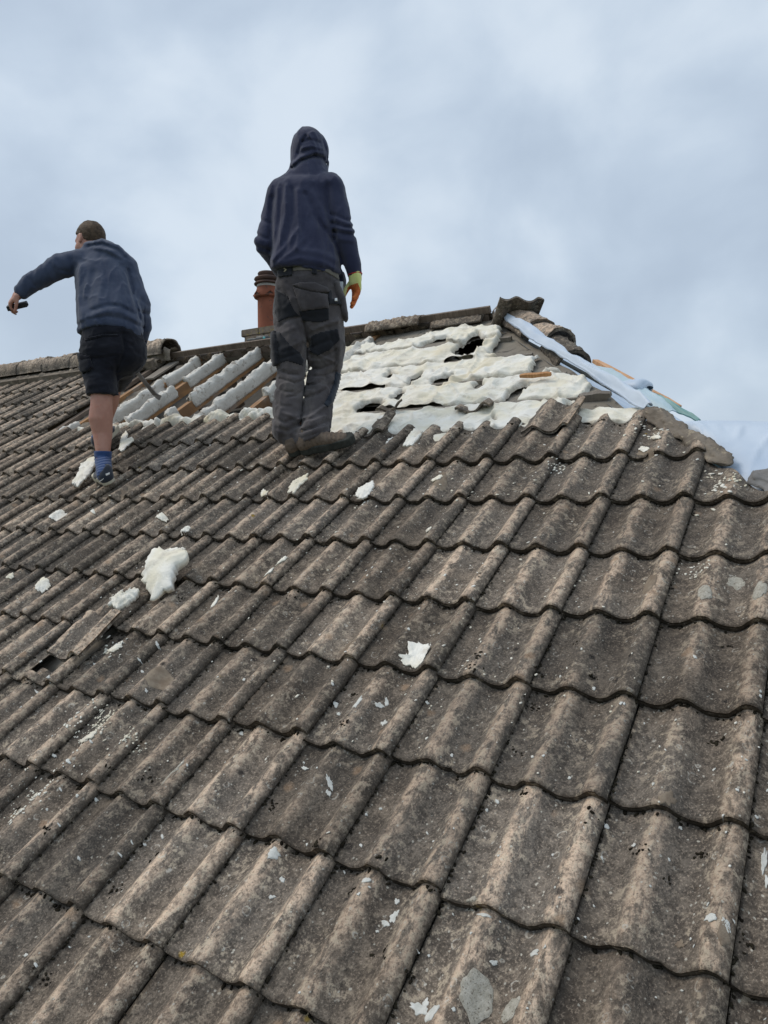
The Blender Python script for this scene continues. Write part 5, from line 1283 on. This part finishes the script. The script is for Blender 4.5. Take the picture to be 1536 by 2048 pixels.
patch('knee_panel', [(671, 742), (683, 748), (684, 770), (676, 795), (655, 815), (648, 808), (660, 785), (668, 765)], T1, M_KNEE, trp, org1, .003, 1.8, .004, .004)
patch('hammer_strap', [(656, 583), (661, 582), (663, 608), (657, 610)], T1, M_BLACKC, trp, org1, .012, 1.2, .004)
patch('strap', [(657, 598), (680, 602), (681, 610), (658, 608)], T1, M_BLACKC, trp, org1, .012, 1.2, .004)
patch('rivet', [(667.5, 600.5), (671, 600.5), (671, 604.5), (667.5, 604.5)], T1, M_WHITE, trp, org1, .020, .7, .002)
patch('hem_band', [(599, 868), (655, 850), (660, 862), (606, 884)], T1, M_GREYT, trp, org1, .005, 1.6, .003)
# hanging holster pocket on the right hip
hp = [J(664, 566, 4.06), J(674, 585, 4.05), J(684, 612, 4.06), J(694, 638, 4.08)]
def holst(p):
    d = loft(p, [(J(672, 572, 4.12), .022, .05), (J(682, 600, 4.12), .026, .055), (J(688, 628, 4.13), .022, .05), (J(693, 641, 4.13), .008, .04)], v3(1, .2, 0)); return d + .002 * fbm(p * 25, 2, 5)
ho, S_HO = skin_obj('holster_pocket', holst, J(650, 655, 4.0) + v3(0, -.1, 0), J(705, 560, 4.2) + v3(0, .12, 0), .005, [M_GREYT], trp, org1, 1)
# clear spirit-level vial case in the pocket
b_ = MB(); b_.box(Wd(J(680, 577, 4.16)) - org1, RIGHT * .018, np.array([0, 0, .036]), FWD * .012)
tool1 = link('plastic_case', b_.me('plastic_case', M_PLAST, False), None, 'clear plastic case poking out of the hip pocket of the hooded person', 'case'); tool1.location = Vector(org1)
bv = tool1.modifiers.new('bevel', 'BEVEL'); bv.width = .004; bv.segments = 2
b_ = MB(); c_ = Wd(J(679, 577, 4.145)) - org1; b_.tube([c_ - RIGHT * .009, c_ + RIGHT * .009], .008, 10); link('vial', b_.me('vial', M_WHITE), tool1)

# ================================================================= man in shorts
h2, t2 = JR(222, 969, .040), JR(180, 944, .040); t2 = h2 + unit(t2 - h2 + v3(0, .10, 0)) * .28
h2r = JR(197, 899, .036); t2r = h2r + unit(B3 @ (RP(-.35, 1.0, 0) - RP(0, 0, 0))) * .28
f2, f2r = foot_frame(h2, t2), foot_frame(h2r, t2r)
an2 = J(206, 922, 4.66); an2r = h2r + f2r[0] * .05 + v3(0, 0, .10)
P2 = dict(pel=J(226, 676, 4.76), waist=J(222, 640, 4.78), chest=J(206, 558, 4.86), neck=J(196, 506, 4.95), head=J(180, 482, 5.00),
          lsh=J(166, 524, 4.86), lel=J(97, 546, 4.80), lwr=J(40, 586, 4.76), rsh=J(248, 532, 4.88), rel=J(281, 612, 4.88), rwr=J(278, 690, 5.02),
          lhip=J(203, 700, 4.74), lkn=J(203, 808, 4.68), rhip=J(254, 700, 4.77), rkn=J(224, 768, 5.10))
org2 = roof3(212, 965, .0); TS2 = unit(v3(1, .10, .10)); face2 = v3(-.80, .52, -.30)
lh_dir, lh_palm = unit(v3(-.72, .05, -.70)), v3(.55, .40, -.50)
rh_dir, rh_palm = unit(v3(-.30, .15, -1)), v3(-.8, -.2, 0)
def body2(p):
    j = P2
    d = loft(p, [(j['pel'] + v3(0, 0, -.02), .145, .11), (j['waist'], .135, .10), (j['chest'], .155, .11), (j['neck'] + v3(.01, -.03, -.06), .12, .08)], TS2)
    d = smin(d, chain(p, [j['neck'] + v3(.01, -.02, -.05), j['neck'] + v3(-.01, .01, .02), j['head'] + v3(.015, -.03, -.05)], [.072, .060, .058]), .03)
    d = smin(d, head_sdf(p, j['head'], face2, (-.10, .15, 1), 1.03), .012)
    d = smin(d, chain(p, [j['lsh'], j['lel'], j['lwr']], [.040, .032, .026]), .03); d = smin(d, chain(p, [j['rsh'], j['rel'], j['rwr']], [.046, .034, .026]), .03)
    d = smin(d, hand_sdf(p, j['lwr'], lh_dir, lh_palm, 1.0, curl=(.75, .62, .66, .7), thumb=.75, mirror=1), .012); d = smin(d, hand_sdf(p, j['rwr'], rh_dir, rh_palm, 1.0, curl=(1.0, 1.05, 1.05, 1.1), thumb=.6, mirror=-1), .012)
    kn = j['lkn']; cf = J(203, 838, 4.69)
    d = smin(d, loft(p, [(j['lhip'], .085, .09), (J(204, 770, 4.71), .070, .075), (kn, .064, .066), (cf + v3(0, -.012, 0), .071, .074), (J(205, 868, 4.68), .058, .060), (J(206, 900, 4.66), .044, .048), (an2, .038, .042)], v3(1, 0, 0)), .03)
    d = smin(d, loft(p, [(j['rhip'], .085, .09), (j['rkn'], .064, .066), (j['rkn'] * .62 + an2r * .38, .068, .070), (an2r, .038, .042)], v3(1, 0, 0)), .03)
    for h_, f_, a_ in ((h2, f2, an2), (h2r, f2r, an2r)):
        d = smin(d, chain(p, [a_, h_ + f_[0] * .05 + f_[2] * .06], [.040, .036]), .03); d = smin(d, loft(p, [(h_ + f_[0] * .045 + f_[2] * .055, .028, .026), (h_ + f_[0] * .20 + f_[2] * .042, .034, .014)], f_[1]), .03)
    return d
man2, S_M2 = skin_obj('person', body2, J(-20, 990, 4.75) + v3(0, -.35, -.05), J(315, 440, 5.1) + v3(.02, .45, .03), .0058, [M_SKIN], None, org2, 1, label='bare-headed person in a navy hoodie and black shorts, left arm held out', cat='person')
# hair, beard
hR = np.stack([unit(face2), np.cross(unit(face2), unit(v3(-.10, .15, 1) - unit(face2) * (v3(-.10, .15, 1) @ unit(face2)))), unit(v3(-.10, .15, 1) - unit(face2) * (v3(-.10, .15, 1) @ unit(face2)))])
def hair2(p):
    q = (p - P2['head']) @ hR.T / 1.03
    d = ell(q, v3(-.012, 0, .020), (.106, .084, .106)) + .003 * fbm(q * 60, 2, 2)
    lim = np.where(q[:, 0] > .0, .020 + .55 * q[:, 0], np.where(q[:, 0] > -.03, .012, -.055)) - q[:, 2]
    return smax(d, lim, .010)
skin_obj('hair', hair2, P2['head'] - .16, P2['head'] + .16, .004, [M_HAIR], man2, org2, 1)
def beard2(p):
    q = (p - P2['head']) @ hR.T / 1.03
    d = smin(ell(q, v3(.026, 0, -.055), (.068, .060, .070)), ell(q, v3(.050, 0, -.092), (.034, .034, .026)), .03) + .002 * fbm(q * 80, 2, 2)
    return smax(smax(d, q[:, 2] + .045, .01), -(q[:, 0] - .005), .01)
skin_obj('beard', beard2, P2['head'] - .16, P2['head'] + .14, .004, [M_HAIR], man2, org2, 1)
FOLD_H2 = [([(142, 520), (150, 560), (148, 620), (152, 650)], 5, -.007), ([(160, 530), (156, 590), (165, 640)], 6, .006), ([(188, 545), (176, 600), (182, 640)], 7, -.006), ([(120, 540), (140, 545), (152, 530)], 4, -.005), ([(112, 528), (126, 546)], 5, .005), ([(100, 528), (114, 552)], 4, -.004), ([(60, 560), (78, 580)], 4, -.004),
           ([(200, 515), (215, 560), (220, 610)], 6, -.004), ([(232, 530), (246, 580), (250, 612)], 6, .005), ([(205, 560), (198, 600), (205, 630)], 6, .005), ([(185, 620), (215, 610), (240, 612), (270, 628)], 4, -.008), ([(180, 632), (215, 622), (245, 626), (275, 642)], 5, .007), ([(160, 640), (190, 640)], 5, .005), ([(256, 540), (266, 590), (280, 640)], 4, -.009),
           ([(150, 655), (170, 640), (215, 632), (255, 640), (288, 656)], 3, -.005), ([(178, 492), (205, 488), (236, 500), (250, 515)], 3.5, -.011), ([(190, 496), (215, 500), (240, 514)], 4, .008), ([(284, 600), (296, 612)], 4, -.006), ([(286, 625), (300, 630)], 4, -.006)]
def hood2(p):
    j = P2
    d = loft(p, [(J(222, 664, 4.76), .195, .165), (J(220, 642, 4.77), .205, .172), (J(214, 600, 4.81), .190, .150), (J(207, 555, 4.86), .186, .135), (J(203, 524, 4.91), .160, .110), (J(199, 510, 4.93), .10, .085)], TS2)
    d = smin(d, loft(p, [(J(170, 528, 4.87), .070, .070), (J(240, 530, 4.89), .070, .070)], v3(0, 1, 0)), .05)
    d = smin(d, chain(p, [J(160, 526, 4.86), J(120, 533, 4.83), j['lel'], J(62, 568, 4.78), J(45, 582, 4.765)], [.078, .074, .066, .058, .046]), .035)
    d = smin(d, chain(p, [J(250, 535, 4.88), j['rel'], J(286, 655, 4.95), j['rwr']], [.074, .064, .054, .044]), .03)
    d = smin(d, loft(p, [(J(180, 499, 4.88), .045, .048), (J(208, 497, 4.86), .062, .055), (J(232, 506, 4.84), .058, .050), (J(247, 517, 4.83), .026, .035)], v3(0, 1, 0)), .022)
    d = smax(d, -ell(p, J(184, 482, 5.0), (.092, .11, .085)), .012)
    hemz = J(0, 668, 4.76)[2] + .02 - .12 * (p[:, 0] - J(222, 0, 4.76)[0]) ** 2 * 6
    cut = (p[:, 1] < 5.02) & (p[:, 0] < J(278, 0, 4.8)[0]); d = np.where(cut, smax(d, hemz - p[:, 2], .012), d)
    d = folds(p, d, FOLD_H2)
    return crinkle(p, d, .0025, 15, .006, (12, 9, 5), 5)
_, S_H2 = skin_obj('hoodie', hood2, J(5, 710, 4.7) + v3(0, -.25, 0), J(320, 470, 5.0) + v3(.02, .3, 0), .0062, [M_NAVY2], man2, org2)
FOLD_S2 = [([(170, 680), (205, 672), (240, 668)], 3, -.006), ([(165, 700), (200, 695), (235, 690)], 4, .004), ([(170, 720), (205, 716), (230, 710)], 4, -.005), ([(246, 668), (250, 700), (236, 740)], 4, -.010), ([(170, 745), (205, 742), (232, 738)], 4, -.004), ([(232, 720), (234, 760), (233, 785)], 4, -.008), ([(175, 770), (215, 768)], 4, .004), ([(262, 690), (275, 705)], 4, -.004)]
def shorts2(p):
    j = P2
    d = loft(p, [(J(224, 645, 4.77), .165, .135), (J(225, 675, 4.76), .185, .160), (J(228, 705, 4.76), .182, .155)], TS2)
    l = loft(p, [(J(201, 705, 4.74), .115, .125), (J(202, 750, 4.72), .104, .110), (J(205, 780, 4.70), .094, .100), (J(206, 800, 4.69), .090, .096)], v3(1, 0, 0))
    kn = j['rkn']; hp_ = J(256, 706, 4.78); e_ = hp_ + (kn - hp_) * .86
    r = loft(p, [(hp_, .108, .12), (hp_ + (kn - hp_) * .5, .10, .105), (e_, .088, .092)], v3(1, 0, 0))
    l = smax(l, J(0, 790, 4.69)[2] - p[:, 2] + .03 * (p[:, 0] - J(206, 0, 4.69)[0]), .006)
    d = smin(d, l, .035); d = smin(d, r, .045); d = smax(d, p[:, 2] - J(0, 640, 4.77)[2], .01)
    d = folds(p, d, FOLD_S2)
    return crinkle(p, d, .003, 14, .005, (9, 9, 16), 7)
sh2, S_S2 = skin_obj('shorts', shorts2, J(135, 830, 4.6) + v3(0, -.2, 0), J(310, 625, 4.9) + v3(0, .45, 0), .006, [M_SHORTS], man2, org2)
T2 = bvh_of(S_S2)
patch('back_pocket', [(170, 676), (205, 668), (236, 668), (236, 672), (205, 674), (171, 683)], T2, M_SHORTS, sh2, org2, .006, 1.5, .004, .002)
patch('cargo_pocket', [(156, 705), (180, 712), (186, 735), (168, 748), (157, 735)], T2, M_SHORTS, sh2, org2, .010, 1.6, .005, .006)
# sock and shoes
for (h_, t_, a_, f_) in ((h2, t2, an2, f2), (h2r, t2r, an2r, f2r)):
    up_ = a_ + (v3(0, 0, .060) if a_ is an2 else v3(0, 0, .03))
    lo_, hi_ = np.minimum(h_, t_) - .12, np.maximum(h_, t_) + v3(.14, .14, .28)
    skin_obj('sock', lambda p, h_=h_, a_=a_, f_=f_, up_=up_: smax(smin(chain(p, [up_, a_, h_ + f_[0] * .05 + f_[2] * .055], [.053, .049, .044]), loft(p, [(h_ + f_[0] * .05 + f_[2] * .05, .032, .032), (h_ + f_[0] * .14 + f_[2] * .045, .034, .026)], f_[1]), .03), p[:, 2] - up_[2], .006)
             + .0022 * np.cos(p[:, 2] * 330 + 3.0 * np.sin(p[:, 0] * 35)) * (p[:, 2] < up_[2] - .028) + .0008 * np.cos(np.arctan2(p[:, 1] - up_[1], p[:, 0] - up_[0]) * 34) * (p[:, 2] > up_[2] - .03), lo_, hi_, .0042, [M_SOCK], man2, org2, 1)
    def shoe(p, h_=h_, t_=t_, a_=a_, f_=f_):
        d = upper_sdf(p, h_, t_, a_, high=.085, r=1.04); hole = chain(p, [h_ + f_[0] * .060 + f_[2] * .060, h_ + f_[0] * .060 + f_[2] * .16], [.034, .046]); return smax(d, -hole, .006)
    shn, S_SH = skin_obj('shoe', shoe, lo_, hi_, .0042, [M_SHOE], man2, org2, 1)
    skin_obj('sole', lambda p, h_=h_, t_=t_: sole_sdf(p, h_, t_, .044, 1.05), lo_, hi_, .0045, [M_CREAM], shn, org2, 1)
    if a_ is an2:
        T3 = bvh_of(S_SH); patch('side_mark', [(186, 958), (190, 964), (196, 964), (210, 955), (197, 967), (188, 969)], T3, M_WHITE, shn, org2, .002, .8, .001)
        patch('heel_tag', [(211, 948), (219, 945), (219, 949), (212, 952)], T3, M_WHITE, shn, org2, .003, .8, .001)
# dark block held in the left hand
hd_ = P2['lwr'] + lh_dir * .085 + unit(lh_palm) * .034; ax_ = unit(v3(.80, .1, .22)); b_ = MB()
up_ = unit(np.cross(ax_, lh_palm)); ot = np.cross(up_, ax_)
b_.box(Wd(hd_ + ax_ * .012) - org2, B3.T @ ax_ * .062, B3.T @ up_ * .026, B3.T @ ot * .016)
blk_ = link('handheld_block', b_.me('handheld_block', M_DKP, False), None, 'dark block gripped in the outstretched left hand', 'tool'); blk_.location = Vector(org2)
bv = blk_.modifiers.new('bevel', 'BEVEL'); bv.width = .006; bv.segments = 3
b_ = MB(); q_ = hd_ + ax_ * .066 - up_ * .010; b_.tube([Wd(q_) - org2, Wd(q_ + ax_ * .014) - org2], [.010, .008], 10); link('knob', b_.me('knob', M_DKP), blk_)
# flat pry bar in the right hand
tip, mid_, top_ = Wd(J(321, 796, 5.62)), Wd(J(309, 788, 5.58)), Wd(J(268, 738, 5.12)); pts = [top_ + (top_ - mid_) * .06, top_, top_ * .5 + mid_ * .5, mid_, mid_ * .45 + tip * .55 + np.array([0, 0, -.003]), tip]
b_ = MB(); V_ = []
for i, c in enumerate(pts):
    t_ = unit(pts[min(i + 1, 5)] - pts[max(i - 1, 0)]); s_ = unit(np.cross(t_, FWD)); n_ = np.cross(s_, t_); w_ = (.016, .016, .016, .016, .018, .020)[i]; th_ = (.007, .007, .007, .006, .004, .0015)[i]
    V_ += [c - org2 + s_ * a * w_ + n_ * b * th_ for a, b in ((-1, -.6), (-.7, -1), (.7, -1), (1, -.6), (1, .6), (.7, 1), (-.7, 1), (-1, .6))]
F_ = [(i * 8 + k, i * 8 + (k + 1) % 8, i * 8 + 8 + (k + 1) % 8, i * 8 + 8 + k) for i in range(5) for k in range(8)] + [tuple(range(8))[::-1], tuple(range(40, 48))]
b_.add(V_, F_); pb = link('pry_bar', b_.me('pry_bar', M_STEEL, False), None, 'grey steel pry bar reaching down to the bare rafters', 'pry bar'); pb.location = Vector(org2)
# black work glove on the right hand
skin_obj('glove', lambda p: hand_sdf(p, P2['rwr'], rh_dir, rh_palm, 1.03, curl=(1.0, 1.05, 1.05, 1.1), thumb=.6, mirror=-1, grow_=.003), P2['rwr'] - .2, P2['rwr'] + .16, .0042, [M_DKP], man2, org2, 1)
